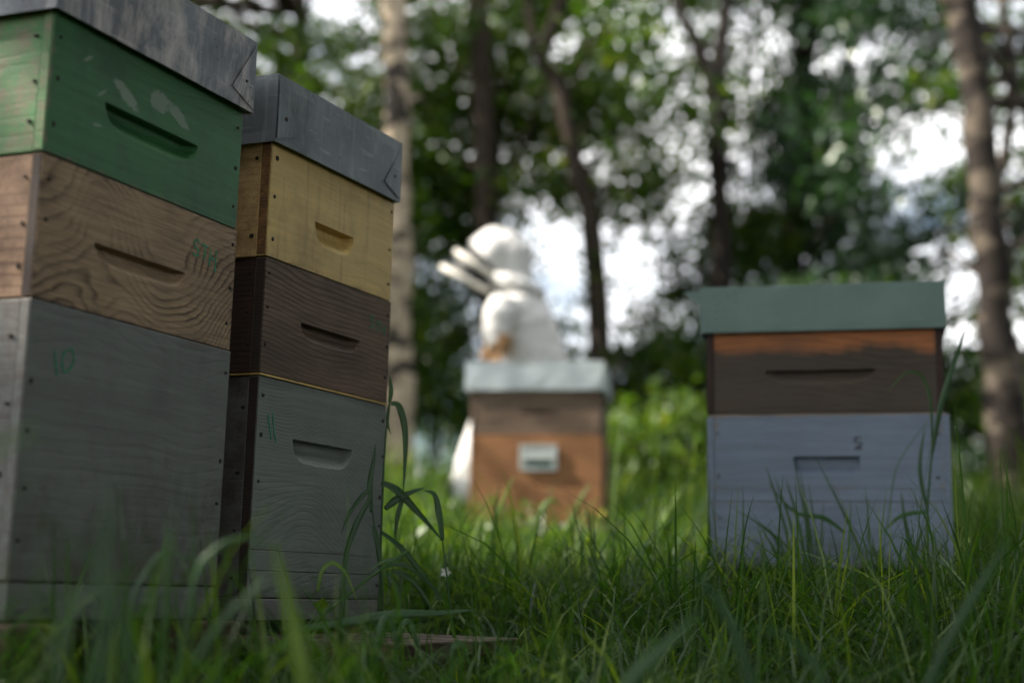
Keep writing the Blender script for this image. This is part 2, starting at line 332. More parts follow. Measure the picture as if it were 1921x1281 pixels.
def nail(parent, p, axis, r=.0032):
    global nail_me
    if nail_me is None:
        bm = bmesh.new(); bmesh.ops.create_cone(bm, cap_ends=True, segments=8, radius1=1, radius2=.75, depth=.5); nail_me = bpy.data.meshes.new('nail'); bm.to_mesh(nail_me); bm.free(); nail_me.materials.append(M['nail'])
    o = link('nail', nail_me, None, parent, p); o.scale = (r*random.uniform(.65, 1.35), r*random.uniform(.65, 1.35), r)
    o.rotation_euler = {'v': (math.pi/2, 0, 0), 'u': (0, -math.pi/2, 0)}[axis]
    return o
def strokes(name, parent, lines, mat, v, wd=.0034):
    V, Fc = [], []
    for ln in lines:
        p = [Vector((a, 0, b)) for a, b in ln]
        # smooth polyline
        q = []
        for i in range(len(p)-1):
            p0, p1, p2, p3 = p[max(0, i-1)], p[i], p[i+1], p[min(len(p)-1, i+2)]
            for k in range(4):
                s = k/4; q.append(.5*((2*p1)+(p2-p0)*s+(2*p0-5*p1+4*p2-p3)*s*s+(-p0+3*p1-3*p2+p3)*s**3))
        q.append(p[-1]); b0 = len(V)
        for i, a in enumerate(q):
            d = (q[min(i+1, len(q)-1)]-q[max(0, i-1)]).normalized(); n = Vector((-d.z, 0, d.x)); k = wd/2*(.75+.35*math.sin(i*1.7+a.x*400))
            for dy in (0, -.0004):
                for sgn in (1, -1): V.append(a+n*k*sgn+Vector((0, v+dy, 0)))
        for i in range(len(q)-1):
            a, b = b0+4*i, b0+4*i+4
            Fc += [(a+2, a+3, b+3, b+2), (a, b, b+1, a+1), (a, a+2, b+2, b), (a+1, b+1, b+3, a+3)]
    return link(name, mesh(name, V, Fc), mat, parent)
def lid(parent, u0, u1, v0, v1, w0, w1, mat, dents=.0012, folds='LR', seed=0):
    """folded sheet-metal telescopic roof: outer shell, inner shell, bottom rim"""
    t = .0022; nu, nv, nw = 22, 18, 6; r = random.Random(seed)
    ph = [r.uniform(0, 6.28) for _ in range(8)]
    def disp(u, v, w_): return dents*(math.sin(u*23+ph[0])*math.cos(w_*31+ph[1])+.6*math.sin(u*51+ph[2]+v*19)+.5*math.sin(w_*60+ph[3]+v*17))
    bm = bmesh.new()
    uc, vc, wc = (u0+u1)/2, (v0+v1)/2, (w0+w1)/2
    def wall(p0, du, dw, n1, n2, nrm, inn):
        rows = []
        for j in range(n2+1):
            row = []
            for i in range(n1+1):
                p = p0+du*(i/n1)+dw*(j/n2)
                edge = min(i, n1-i) == 0 or min(j, n2-j) == 0
                d = 0 if edge else disp(p.x, p.y, p.z)
                if edge and not inn: d = dents*.35*math.sin(p.x*37+p.y*29+ph[5]) if j == 0 else 0
                p = p+nrm*d
                row.append(bm.verts.new(p-Vector((uc, vc, wc))))
            rows.append(row)
        for j in range(n2):
            for i in range(n1):
                q = [rows[j][i], rows[j][i+1], rows[j+1][i+1], rows[j+1][i]]
                bm.faces.new(q[::-1] if inn else q)
    for inn in (0, 1):
        a = t if inn else 0
        U0, U1, V0, V1, W1 = u0+a, u1-a, v0+a, v1-a, w1-a
        H = Vector((0, 0, W1-w0)); L = Vector((U1-U0, 0, 0)); D_ = Vector((0, V1-V0, 0))
        wall(Vector((U0, V0, w0)), L, H, nu, nw, Vector((0, -1, 0)), inn)
        wall(Vector((U1, V1, w0)), -L, H, nu, nw, Vector((0, 1, 0)), inn)
        wall(Vector((U0, V1, w0)), -D_, H, nv, nw, Vector((-1, 0, 0)), inn)
        wall(Vector((U1, V0, w0)), D_, H, nv, nw, Vector((1, 0, 0)), inn)
        wall(Vector((U0, V0, W1)), L, D_, nu, nv, Vector((0, 0, 1)), inn)
    bmesh.ops.remove_doubles(bm, verts=bm.verts, dist=.0004)
    # bottom rim
    rim = [e for e in bm.edges if e.is_boundary]
    try: bmesh.ops.bridge_loops(bm, edges=rim)
    except Exception: pass
    me = bpy.data.meshes.new('lid'); bm.to_mesh(me); bm.free()
    o = link('lid', me, mat, parent, (uc, vc, wc)); bevel(o, .0016, 2)
    h = w1-w0
    for sgn, fu in ((1, u0), (-1, u1)):
        if ('L' if sgn > 0 else 'R') not in folds: continue
        L = h*.55
        tri = [(fu+sgn*.003, w1-.004), (fu+sgn*.003, w0+.004), (fu+sgn*L, w0+.022)]
        V = [Vector((a-uc, v0-vc-dy, b-wc)) for dy in (.0014, .0021) for a, b in tri]
        Fc = [(3, 4, 5), (0, 2, 1), (0, 1, 4, 3), (1, 2, 5, 4), (2, 0, 3, 5)]
        link('corner_fold', mesh('corner_fold', V, Fc), mat, o)
        n = nail(o, (fu+sgn*L*.42-uc, v0-vc-.0026, w0+h*.38-wc), 'v', .003)
        n.name = 'rivet'
    return o
def jitter_nails(part, ulist, wlist, v=-.0006):
    for u in ulist:
        for w_ in wlist:
            if random.random() < .1: continue
            nail(part, (u+random.uniform(-.002, .002), v, w_+random.uniform(-.004, .004)), 'v')
def side_nails(part, vlist, wlist, u=-.0006):
    for v in vlist:
        for w_ in wlist: nail(part, (u, v+random.uniform(-.002, .002), w_+random.uniform(-.004, .004)), 'u')
def box_part(hive, name, W, D, w0, w1, front, side, end, pocket=None, t=.022, du=0., planks=None, through=False, plank_mats=None):
    """box of four boards (front boards cover the side boards' ends unless through)"""
    p = empty(name, (random.uniform(-.0015, .0015), random.uniform(-.0012, .0012), 0), hive); p.rotation_euler = (0, 0, random.uniform(-.005, .005))
    w0 += .0012+random.uniform(0, .001)
    fu0, fu1 = (t*.65, W-t*.65) if through else (0, W)
    cuts = [w1]+list(planks or [])+[w0]
    for i in range(len(cuts)-1):
        m = (plank_mats or [front]*9)[i]
        board('front_board', p, fu0+du, fu1+du, .0015 if through else 0, t, cuts[i+1]+(.0004 if i < len(cuts)-2 else 0), cuts[i], m, pocket if i == 0 else None)
    for u in (0, W-t*.65 if through else W-t):
        tw = t*.65 if through else t
        a = .0015 if u == 0 else -.0015
        if through: board('side_board', p, u+du, u+du+tw-.0006, 0, D, w0, w1, side)
        else: board('side_board', p, u+du+a, u+du+tw+a, t+.0008, D-t-.0008, w0, w1, side)
    if not through and end is not None:      # end-grain face of the front board
        block('end_grain', p, du-.0012, du-.0002, .002, t-.002, w0+.002, w1-.002, end, 0)
    board('back_board', p, fu0+du, fu1+du, D-t, D-(.0015 if through else 0), w0, w1, side)
    return p
def hive(cx, cy, cz, yaw, tx, ty, base, name='beehive'):
    W_ = Vector((tx, ty, 1)).normalized(); U = Vector((math.cos(yaw), math.sin(yaw), 0)); U = (U-W_*U.dot(W_)).normalized(); V = W_.cross(U)
    h = empty(name); m = Matrix((U, V, W_)).transposed().to_4x4(); m.translation = Vector((cx, cy, cz+CZ))+W_*base
    h.matrix_world = m; return h

# coordinates below: u along the hand-hold face, v into the hive, w up from the hive's foot
# hive number 10
B = .3603; W = .398; D = .40
h10 = hive(-.5435, 1.6694, .3107, 1.164, .0095, -.0023, -B)
tag(h10, 'tallest, nearest beehive with green super, bare wood super and grey body marked 10', 'beehive', 'beehives')
p = box_part(h10, 'hive_floor', W, D, 0, B-.318, M['grey10'], M['grey10_side'], None)
p = box_part(h10, 'brood_box', W, D, B-.318, B, M['grey10'], M['grey10_side'], M['grey10_side'], t=.016)
p['label'] = 'grey painted brood box marked 10'
jitter_nails(p, (.012, W-.010), (B-.03, B-.09, B-.15, B-.21, B-.27)); side_nails(p, (.024,), (B-.04, B-.12, B-.2, B-.28))
strokes('handwriting', p, [[(.0444, B-.0541), (.0475, B-.067), (.0523, B-.0809)], [(.070, B-.0485), (.062, B-.052), (.0585, B-.064), (.064, B-.0755), (.074, B-.070), (.079, B-.058), (.074, B-.0485), (.069, B-.0485)]], M['marker'], -.0006, .0030)
p = box_part(h10, 'honey_super', W, D, B, B+.17, M['bare_arched'], M['bare_side'], M['dark_end'], pocket=(.1007, .2852, B+.0865, B+.062, .016, 5, False), t=.016)
p['label'] = 'bare wood honey super with arched grain marked STH'
jitter_nails(p, (.012, W-.010), (B+.035, B+.09, B+.145)); side_nails(p, (.024,), (B+.035, B+.09, B+.145))
strokes('handwriting', p, [[(.311, B+.133), (.304, B+.136), (.299, B+.131), (.303, B+.126), (.310, B+.122), (.309, B+.116), (.302, B+.114), (.298, B+.117)],
    [(.315, B+.133), (.332, B+.131)], [(.325, B+.132), (.324, B+.112)], [(.338, B+.130), (.336, B+.107)], [(.351, B+.131), (.350, B+.101)], [(.337, B+.119), (.351, B+.117)]], M['marker'], -.0006)
p = box_part(h10, 'honey_super', W, D, B+.17, B+.345, M['green'], M['green_side'], M['green_side'], pocket=(.1012, .2962, B+.2615, B+.230, .018, 5, False), t=.016)
p['label'] = 'green painted honey super with pale scuffs'
jitter_nails(p, (.012, W-.010), (B+.205, B+.26, B+.315)); side_nails(p, (.024,), (B+.205, B+.26, B+.315))
lid(h10, -.013, W+.003, -.012, D+.012, B+.338, B+.441, M['lid10'], folds='R', seed=3)

# hive number 11
B = .3478; W = .3628; D = .38
h11 = hive(-.358, 2.1203, .2928, 1.1314, .0053, .0002, -B)
tag(h11, 'beehive with ochre yellow super, dark brown super and grey body marked 11', 'beehive', 'beehives')
p = box_part(h11, 'hive_floor', W, D, 0, B-.316, M['grey11_low'], M['grey11_side'], None)
for u in (.02, .30): block('runner', h11, u, u+.04, .01, D-.01, -.018, -.0005, M['pallet'])
p = box_part(h11, 'brood_box', W, D, B-.316, B-.003, M['grey11'], M['grey11_side'], M['dark_end'], pocket=(.0931, .2600, B-.0845, B-.119, .017, 5, False), t=.018, planks=(B-.248, B-.277), plank_mats=[M['grey11'], M['grey11'], M['grey11_mud']])
p['label'] = 'grey painted brood box marked 11'
jitter_nails(p, (.010, W-.009), (B-.03, B-.09, B-.15, B-.2, B-.295)); side_nails(p, (.027,), (B-.05, B-.14, B-.22, B-.29))
strokes('handwriting', p, [[(.0256, B-.0557), (.0305, B-.073), (.037, B-.0906)], [(.0374, B-.0521), (.0415, B-.074), (.0494, B-.0924)]], M['marker'], -.0006)
block('excluder_strip', h11, -.002, W+.001, -.0025, D, B-.0018, B+.0010, M['brass'], 0)
p = box_part(h11, 'honey_super', W, D, B+.001, B+.17, M['brown'], M['brown_side'], M['dark_end'], pocket=(.0983, .2689, B+.0905, B+.0655, .016, 5, False), t=.018)
p['label'] = 'dark brown weathered honey super'
jitter_nails(p, (.010, W-.009), (B+.04, B+.095, B+.15)); side_nails(p, (.027,), (B+.04, B+.09, B+.145))
strokes('handwriting', p, [[(.311, B+.134), (.304, B+.137), (.298, B+.133), (.302, B+.128), (.309, B+.124), (.308, B+.119), (.301, B+.117), (.297, B+.120)],
    [(.316, B+.130), (.330, B+.129)], [(.323, B+.133), (.322, B+.115)], [(.335, B+.131), (.334, B+.119), (.345, B+.121)], [(.345, B+.128), (.344, B+.110)]], M['marker'], -.0006, .0024)
p = box_part(h11, 'honey_super', W, D, B+.17, B+.345, M['yellow'], M['yellow_side'], M['yellow_end'], pocket=(.1248, .2384, B+.2508, B+.2155, .020, 4, False), t=.018)
p['label'] = 'ochre yellow painted honey super'
jitter_nails(p, (.0125, W-.009), (B+.195, B+.26, B+.318)); side_nails(p, (.027,), (B+.205, B+.315))
lid(h11, -.012, W-.003, -.012, D+.012, B+.338, B+.440, M['lid11'], folds='LR', seed=5)

# the lavender hive on the right
B = .3005; W = .4665; D = .42
hr = hive(.3966, 3.0140, .3497, -.2404, -.0077, .0016, -B)
tag(hr, 'lavender blue beehive with green sheet metal lid, right of the clearing', 'beehive', 'beehives')
for u in (.01, .40): block('runner', hr, u, u+.05, .01, D-.01, -.045, -.0005, M['rdark'])
p = box_part(hr, 'brood_box', W+.004, D, 0, B, M['blue'], M['blue'], None, pocket=(.1705, .2985, B-.0815, B-.1165, .018, 14, True), t=.022, planks=(B-.146, B-.171), through=True, plank_mats=[M['blue'], M['blue'], M['blue_low']])
p['label'] = 'lavender blue painted brood box'
jitter_nails(p, (.022, W-.020), (B-.035, B-.12, B-.2, B-.27))
strokes('stamp', p, [[(.3015, B-.046), (.296, B-.0445), (.2895, B-.047), (.2895, B-.053), (.2955, B-.0545), (.301, B-.056), (.3015, B-.061), (.2955, B-.0635), (.289, B-.062)],
    [(.2885, B-.0675), (.295, B-.0665), (.302, B-.0675)]], M['black_ink'], .0009, .004)
block('shim_strip', hr, .004, W-.004, .004, D, B+.0008, B+.0045, M['pallet_pale'], 0)
p = box_part(hr, 'honey_super', W-.004, D, B+.0046, B+.172, M['rsuper'], M['rdark'], None, pocket=(.1186, .3338, B+.091, B+.061, .016, 3, False), t=.022, du=.001, through=True)
p['label'] = 'weathered super, orange brown along the top, greyish below'
jitter_nails(p, (.008, W-.010), (B+.045, B+.13))
l = lid(hr, -.012, W+.002, -.012, D+.012, B+.168, B+.262, M['lidR'], dents=.0008, folds='', seed=8)
V = [Vector((a, b, c_)) for b in (-.19, -.1885) for a, c_ in ((-.278, .0465), (-.2405, .0465), (-.2405, .012))]
link('bent_flange', mesh('bent_flange', V, [(0, 2, 1), (3, 4, 5), (0, 1, 4, 3), (1, 2, 5, 4), (2, 0, 3, 5)]), M['lidR'], l)

# the brown hive in the middle
B = .3536; W = .516; D = .45
hc = hive(-.1565, 5.9117, .5932, -.13, -.010, .0005, -B)
tag(hc, 'orange brown beehive with pale zinc lid in front of the beekeeper', 'beehive', 'beehives')
p = box_part(hc, 'brood_box', W, D, 0, B, M['cbody'], M['cbody'], None, t=.024, planks=(B-.20,), through=True)
p['label'] = 'orange brown brood box with a zinc carrying handle'
hd = empty('carrying_handle', (.272, 0, B-.091), p)
block('recess_plate', p, .203, .341, -.003, .0012, B-.139, B-.044, M['zinc'], .002)
for n_, a in (('plate_rim', (.200, .344, -.012, -.0032, B-.046, B-.041)), ('plate_rim', (.200, .344, -.010, -.0032, B-.142, B-.137)), ('plate_rim', (.199, .207, -.011, -.0032, B-.1365, B-.0465)), ('plate_rim', (.337, .345, -.011, -.0032, B-.1365, B-.0465)),
              ('grip_bar', (.212, .332, -.020, -.006, B-.098, B-.082)), ('cavity_shade', (.222, .322, -.0045, -.0032, B-.128, B-.102))):
    block(n_, p, *a, M['lidR'] if n_ == 'cavity_shade' else M['zinc'], .002)  # dark raised slab stands for the shade inside the handle hollow
bpy.data.objects.remove(hd)
p = box_part(hc, 'honey_super', W-.004, D, B, B+.176, M['csuper'], M['csuper'], None, pocket=(.197, .329, B+.093, B+.071, .016, 3, False), t=.024, through=True)
p['label'] = 'greyish brown honey super'
lid(hc, -.022, W+.012, -.014, D+.014, B+.174, B+.289, M['lidC'], dents=.0016, folds='', seed=9)

# ---------------------------------------------------------------- stands under the hives
def stand(name, src, label, z_top, planks, blocks, mat, th=.022):
    """pallet in the frame of a hive: planks and blocks in that hive's u,v coordinates"""
    s = empty(name); s.matrix_world = src.matrix_world.copy(); tag(s, label, 'pallet', 'stands under the hives')
    for (u0, u1, v0, v1) in planks: block('plank', s, u0, u1, v0, v1, z_top-th, z_top, mat, .003)
    for (u0, u1, v0, v1) in blocks: block('support_block', s, u0, u1, v0, v1, z_top-th-.16, z_top-th-.0008, mat, .003)
    return s
stand('pallet', h11, 'weathered pallet under the beehive marked 11, sticking out in front', -.0185, [(-.035, .05, -.26, .40), (.075, .16, -.25, .40), (.185, .27, -.26, .40), (.295, .38, -.25, .40)],
      [(-.03, .05, -.22, -.12), (.13, .21, -.22, -.12), (.29, .37, -.22, -.12), (-.02, .05, .2, .33), (.29, .37, .2, .33)], M['pallet'])
stand('wooden_beam', h10, 'dark wooden beams under the beehive marked 10', -.001, [(-.06, .05, -.06, .46), (.30, .42, -.03, .46)], [(-.055, .045, .0, .12), (.31, .41, .02, .14), (-.055, .045, .3, .42)], M['pallet'], .05)
stand('pallet', hr, 'half hidden pale pallet under the lavender beehive', -.0455, [(.02, .24, -.07, .02), (.252, .47, -.065, .02), (.0, .47, .06, .15), (.0, .47, .25, .35)], [(.02, .12, -.05, .05), (.36, .46, -.05, .05)], M['pallet_pale'], .018)
stand('pallet', hc, 'grey pallet under the orange brown beehive', -.001, [(-.03, .60, -.05, .07), (-.03, .60, .12, .22), (-.03, .60, .3, .42)], [(-.02, .1, -.03, .06), (.45, .57, -.03, .06)], M['pallet_pale'], .03)

# ---------------------------------------------------------------- beekeeper
def tube(bm, pts, rad, n=12, flat_=1.0, side=None):
    """closed tapering tube; rad entries r or (ra, rb)"""
    pts = [Vector(p) for p in pts]; rings = []
    for i, p in enumerate(pts):
        d = (pts[min(i+1, len(pts)-1)]-pts[max(0, i-1)]).normalized()
        a = (Vector(side) if side else Vector((0, 1, 0))); a = (a-d*a.dot(d)).normalized(); b = d.cross(a)
        r = rad[i]; ra, rb = r if isinstance(r, tuple) else (r, r)
        rings.append([bm.verts.new(p+a*ra*math.cos(2*math.pi*k/n)+b*rb*math.sin(2*math.pi*k/n)) for k in range(n)])
    for x, y in zip(rings, rings[1:]):
        for k in range(n): bm.faces.new((x[k], x[(k+1) % n], y[(k+1) % n], y[k]))
    for rg, sg in ((rings[0], -1), (rings[-1], 1)):
        i = 0 if sg < 0 else len(pts)-1; j = 1 if sg < 0 else len(pts)-2
        d = (pts[i]-pts[j]).normalized(); r = rad[i]; r = sum(r)/2 if isinstance(r, tuple) else r
        tip = bm.verts.new(pts[i]+d*r*.6)
        for k in range(n): bm.faces.new((rg[k], rg[(k+1) % n], tip) if sg > 0 else (rg[(k+1) % n], rg[k], tip))
def fused(name, bm, mat, parent, vox=.012, it=4, wrinkle=0.0, org=Vector()):
    bmesh.ops.recalc_face_normals(bm, faces=bm.faces)
    for v in bm.verts: v.co -= org
    me = bpy.data.meshes.new(name); bm.to_mesh(me); bm.free()
    o = link(name, me, mat, parent)
    r = o.modifiers.new('fuse', 'REMESH'); r.mode = 'VOXEL'; r.voxel_size = vox; r.use_smooth_shade = True
    s = o.modifiers.new('soft', 'SMOOTH'); s.iterations = it; s.factor = .6
    if wrinkle:
        t = bpy.data.textures.new('folds', 'CLOUDS'); t.noise_scale = .06; t.noise_depth = 3
        d = o.modifiers.new('folds', 'DISPLACE'); d.texture = t; d.strength = wrinkle; d.mid_level = .5
    return o
g = G('white_suit'); P = g.co(); a = g.noise(g.map(P, scale=(1, 1, .35)), 16, 4, .6)
M['suit'] = g.out(g.pr(g.mix(a, (.66, .65, .63), (.52, .52, .52)), .85, g.bump(a, .6, .02), spec=.2))
M['glove'] = flat('leather_glove', (.36, .20, .085), .6, var=.55, sc=30)
g = G('veil_net'); M['veil'] = g.out(g.n('MixShader', {0: .07, 1: g.pr((.010, .012, .013), .6), 2: g.n('BsdfTransparent').outputs[0]}).outputs[0])
M['hoop'] = flat('white_binding', (.78, .75, .68), .8, var=.1)
M['boot'] = flat('rubber_boot', (.04, .045, .04), .5)
YP = 7.05
A = lambda px, py, dy=0.: at(px, py, YP+dy)
kf = A(858, 1000, -.18); zf = ground_z(kf.x, kf.y)
pe = empty('person', (A(985, 900).x, YP, ground_z(0, YP)))
tag(pe, 'beekeeper in white hooded suit bending over behind the brown beehive', 'person')
org = pe.location.copy()
bm = bmesh.new()
hipL, hipR = A(992, 748, -.09), A(1002, 748, .10)
# torso, leaning towards the left
tube(bm, [A(1000, 765), A(1000, 715), A(990, 660), A(978, 610), A(966, 572), A(962, 548)], [(.15, .15), (.17, .165), (.175, .165), (.185, .155), (.17, .125), (.09, .085)], 16)
tube(bm, [A(962, 560), A(955, 530), A(948, 500)], [.085, .075, .07])                     # neck under the hood
# near arm: shoulder, elbow, wrist
tube(bm, [A(948, 572, -.15), A(934, 605, -.19), A(930, 632, -.20), A(936, 648, -.22)], [.085, .078, .068, .056])
# far arm reaching forward and down
tube(bm, [A(960, 572, .15), A(948, 615, .18), A(938, 640, .10), A(930, 655, .0)], [.085, .072, .06, .05])
# front leg, knee bent, and hind leg
tube(bm, [hipL, A(925, 800, -.14), A(896, 862, -.17), A(878, 930, -.18), Vector((kf.x, kf.y, zf+.10))], [.125, .115, .10, .092, .085])
kb = A(1035, 1000, .16); tube(bm, [hipR, A(1003, 830, .13), A(1005, 885, .14), A(1025, 950, .16), Vector((kb.x, kb.y, ground_z(kb.x, kb.y)+.10))], [.125, .115, .10, .092, .085])
# flared jacket hem
tube(bm, [A(1003, 770), A(1002, 735)], [(.20, .19), (.17, .17)], 16)
tube(bm, [A(1000, 575, .02), A(1016, 620, .02), A(1032, 680, .02), A(1034, 740, .02)], [(.12, .07), (.15, .08), (.16, .085), (.16, .08)])   # fullness at the back
body = fused('suit', bm, M['suit'], pe, .011, 3, .022, org)
# hood: bag of cloth behind a tilted rim
hc_ = A(930, 474); fw = (A(870, 522)-A(916, 487)).normalized(); rimdir = (A(883, 450)-A(950, 525)).normalized(); fw = (fw-rimdir*fw.dot(rimdir)).normalized(); rc = A(917, 487); latd = (rc-Vector((0, 0, CZ))).normalized(); latd = -latd if latd.dot(fw.cross(rimdir)) < 0 else latd
prof = [(-.165, .02, 0), (-.155, .06, .004), (-.13, .095, .006), (-.09, .118, .004), (-.045, .128, .0), (0, .125, 0), (.008, .128, 0)]
V, Fc = [], []; n = 24
for (d, r, off) in prof:
    for k in range(n):
        a = 2*math.pi*k/n; rr = r*(1+.05*math.sin(3*a+d*30)+.04*math.sin(5*a+2))
        stretch = 1.0 if math.cos(a) < 0 else 1.0+.10*max(0, -d/.16)
        V.append(rc+fw*d+rimdir*rr*math.cos(a)*stretch+latd*rr*.92*math.sin(a)-org)
for j in range(len(prof)-1):
    for k in range(n): Fc.append((j*n+k, j*n+(k+1) % n, (j+1)*n+(k+1) % n, (j+1)*n+k))
Fc.append(tuple(range(n))[::-1])
ho = link('hood', mesh('hood', V, Fc, True), M['suit'], pe); s_ = ho.modifiers.new('thick', 'SOLIDIFY'); s_.thickness = .006; ho.modifiers.new('soft', 'SUBSURF').render_levels = 1
bm = bmesh.new(); tube(bm, [rc-fw*.085+rimdir*.01, rc-fw*.11-rimdir*.06, A(958, 520), A(968, 545)], [.095, .10, .098, .10], 16); fused('hood_drape', bm, M['suit'], pe, .01, 4, .012, org)
# collar of the hood
bm = bmesh.new()
cpts = []
for k in range(15):
    a = 2*math.pi*k/14; cpts.append(A(968, 540)+Vector((.115*math.cos(a), .125*math.sin(a), -.035*math.cos(a))))
tube(bm, cpts, [.035]*15, 8); fused('collar', bm, M['suit'], pe, .01, 3, .008, org)
# head inside the hood
bm = bmesh.new(); tube(bm, [rc-fw*.05-rimdir*.09, rc-fw*.05-rimdir*.03, rc-fw*.05+rimdir*.06], [.06, .078, .07], 14); tube(bm, [rc-fw*.0-rimdir*.02, rc+fw*.035-rimdir*.035], [.018, .012], 8)
fused('head', bm, flat('skin', (.42, .25, .18), .6, var=.1), pe, .008, 3, 0, org)
# folding veil: dark net between white hoops that fan out from the neck
def hoop(pa, pb, rk=1.0):
    a_, b_ = A(*pa), A(*pb); mid = (a_+b_)/2; dr = (a_-b_).normalized(); return mid, dr, (a_-b_).length/2*rk
rings = [(rc+fw*.006, rimdir, .118), hoop((872, 463), (945, 522), .88), hoop((856, 472), (936, 524)), hoop((848, 492), (925, 535), .86), hoop((829, 500), (918, 546)), hoop((838, 508), (914, 550), .88), hoop((850, 520), (906, 553), .75)]
V, Fc = [], []
for mid, dr, r in rings:
    for k in range(n):
        a = 2*math.pi*k/n; V.append(mid+dr*r*math.cos(a)+latd*min(r, .118)*.92*math.sin(a)-org)
for j in range(len(rings)-1):
    for k in range(n): Fc.append((j*n+k, j*n+(k+1) % n, (j+1)*n+(k+1) % n, (j+1)*n+k))
Fc.append(tuple((len(rings)-1)*n+k for k in range(n)))
link('veil', mesh('veil', V, Fc, True), M['veil'], pe)
for mid, dr, r in (rings[2], rings[4]):
    bm = bmesh.new(); rr = []; nn = dr.cross(latd).normalized()
    for k in range(28):
        a = 2*math.pi*k/28; e = dr*r*math.cos(a)+latd*.115*math.sin(a); en = e.normalized(); ring = []
        for m_ in range(8):
            b_ = 2*math.pi*m_/8; ring.append(bm.verts.new(mid+e+en*.010*math.cos(b_)+nn*.013*math.sin(b_)-org))
        rr.append(ring)
    for x, y in zip(rr, rr[1:]+rr[:1]):
        for m_ in range(8): bm.faces.new((x[m_], x[(m_+1) % 8], y[(m_+1) % 8], y[m_]))
    me = bpy.data.meshes.new('veil_hoop'); bm.to_mesh(me); bm.free(); me.polygons.foreach_set('use_smooth', [True]*len(me.polygons)); link('veil_hoop', me, M['hoop'], pe)
# gloves with five fingers
def glove(wrist, d, palm_n, curl):
    d = Vector(d).normalized(); pn = Vector(palm_n); pn = (pn-d*pn.dot(d)).normalized(); sd_ = d.cross(pn)
    bm = bmesh.new()
    tube(bm, [wrist-d*.05, wrist, wrist+d*.03], [.055, .046, .036], 12)
    tube(bm, [wrist+d*.01, wrist+d*.05, wrist+d*.095], [(.030, .022), (.044, .018), (.040, .015)], 12, side=sd_)
    for i, ln in enumerate((.070, .080, .074, .056)):
        b = wrist+d*.088+sd_*(.030-.020*i); c1 = b+d*ln*.45+pn*ln*.12*curl; c2 = c1+(d*.6+pn*.7*curl).normalized()*ln*.33; c3 = c2+(d*.25+pn*curl).normalized()*ln*.25
        tube(bm, [b, c1, c2, c3], [.0115, .011, .010, .0085], 8)
    b = wrist+d*.03+sd_*.030; c1 = b+(d*.6+sd_*.8).normalized()*.035; c2 = c1+(d*.9+sd_*.2+pn*.5*curl).normalized()*.03
    tube(bm, [b, c1, c2], [.015, .013, .010], 8)
    return fused('glove', bm, M['glove'], pe, .0055, 2, 0, org)
glove(A(938, 652, -.225), (-.15, -.25, -1), (-.8, -.4, .1), .8)
glove(A(926, 658, .0), (-.25, -.35, -1), (.6, -.6, .1), .8)
for q, yaw in ((Vector((kf.x, kf.y, zf)), 0), (Vector((kb.x, kb.y, ground_z(kb.x, kb.y))), 0)):
    bm = bmesh.new(); tube(bm, [q+Vector((.0, 0, .16)), q+Vector((0, 0, .06)), q+Vector((0, 0, .035))], [.06, .055, .045]); tube(bm, [q+Vector((.05, 0, .035)), q+Vector((-.06, 0, .04)), q+Vector((-.16, 0, .03))], [.04, (.045, .04), (.04, .025)])
    fused('boot', bm, M['boot'], pe, .01, 3, 0, org)

# ---------------------------------------------------------------- trees
def leaf_quads(cent, size, up=.35):
    """kite-shaped leaves round given centres"""
    n = len(cent); a = rng.normal(size=(n, 3)); a[:, 2] += 0
    a /= np.linalg.norm(a, axis=1)[:, None]; nrm = rng.normal(size=(n, 3)); nrm[:, 2] += up*3
    b = np.cross(nrm, a); b /= np.linalg.norm(b, axis=1)[:, None]+1e-9
    s = size*rng.uniform(.6, 1.25, n)[:, None]
    V = np.empty((n, 4, 3)); V[:, 0] = cent-a*s*.5; V[:, 1] = cent+b*s*.30-a*s*.02; V[:, 2] = cent+a*s*.55; V[:, 3] = cent-b*s*.30-a*s*.02
    return V.reshape(-1, 3)
def blob_points(c, r, n, hollow=.0):
    d = rng.normal(size=(n, 3)); d /= np.linalg.norm(d, axis=1)[:, None]
    return np.array(c)+d*np.array(r)*(rng.uniform(hollow, 1, n)**.5)[:, None]
def foliage(name, blobs, size, mat, parent, org, tint=None):
    C, R_ = [], []
    for (c, r, n) in blobs:
        # twigs: leaves gather along a few sprays inside the clump
        k = max(2, n//22); tw = blob_points(c, r, k); idx = rng.integers(0, k, n)
        pts = tw[idx]+rng.normal(size=(n, 3))*np.array((.16, .16, .09))*min(1.6, max(.25, max(r)/.55))
        C.append(pts); R_.append(np.clip(rng.normal(.42+rng.uniform(-.18, .22), .2, n), 0, 1))
    C = np.concatenate(C); V = leaf_quads(C, size)-np.tile(np.array(org), (len(C)*4, 1))
    return link(name, quads_mesh(name, V, len(C), 4, np.concatenate(R_)), mat, parent)
def trunk_mesh(name, paths, org, n=12, rough=.12):
    bm = bmesh.new(); r_ = random.Random(len(paths)*7+int(org[0]*100))
    for pts, rad in paths:
        P_, Rr = [], []
        for i in range(len(pts)-1):
            for k in range(4):
                s = k/4; P_.append(Vector(pts[i]).lerp(Vector(pts[i+1]), s)+Vector((r_.gauss(0, .10), r_.gauss(0, .10), 0))*rad[i]*(0 if i == 0 and k == 0 else 1)); Rr.append((rad[i]*(1-s)+rad[i+1]*s)*r_.uniform(1-rough, 1+rough))
        P_.append(Vector(pts[-1])); Rr.append(rad[-1])
        tube(bm, [p-Vector(org) for p in P_], Rr, n)
    me = bpy.data.meshes.new(name); bm.to_mesh(me); bm.free(); me.polygons.foreach_set('use_smooth', [True]*len(me.polygons)); return me
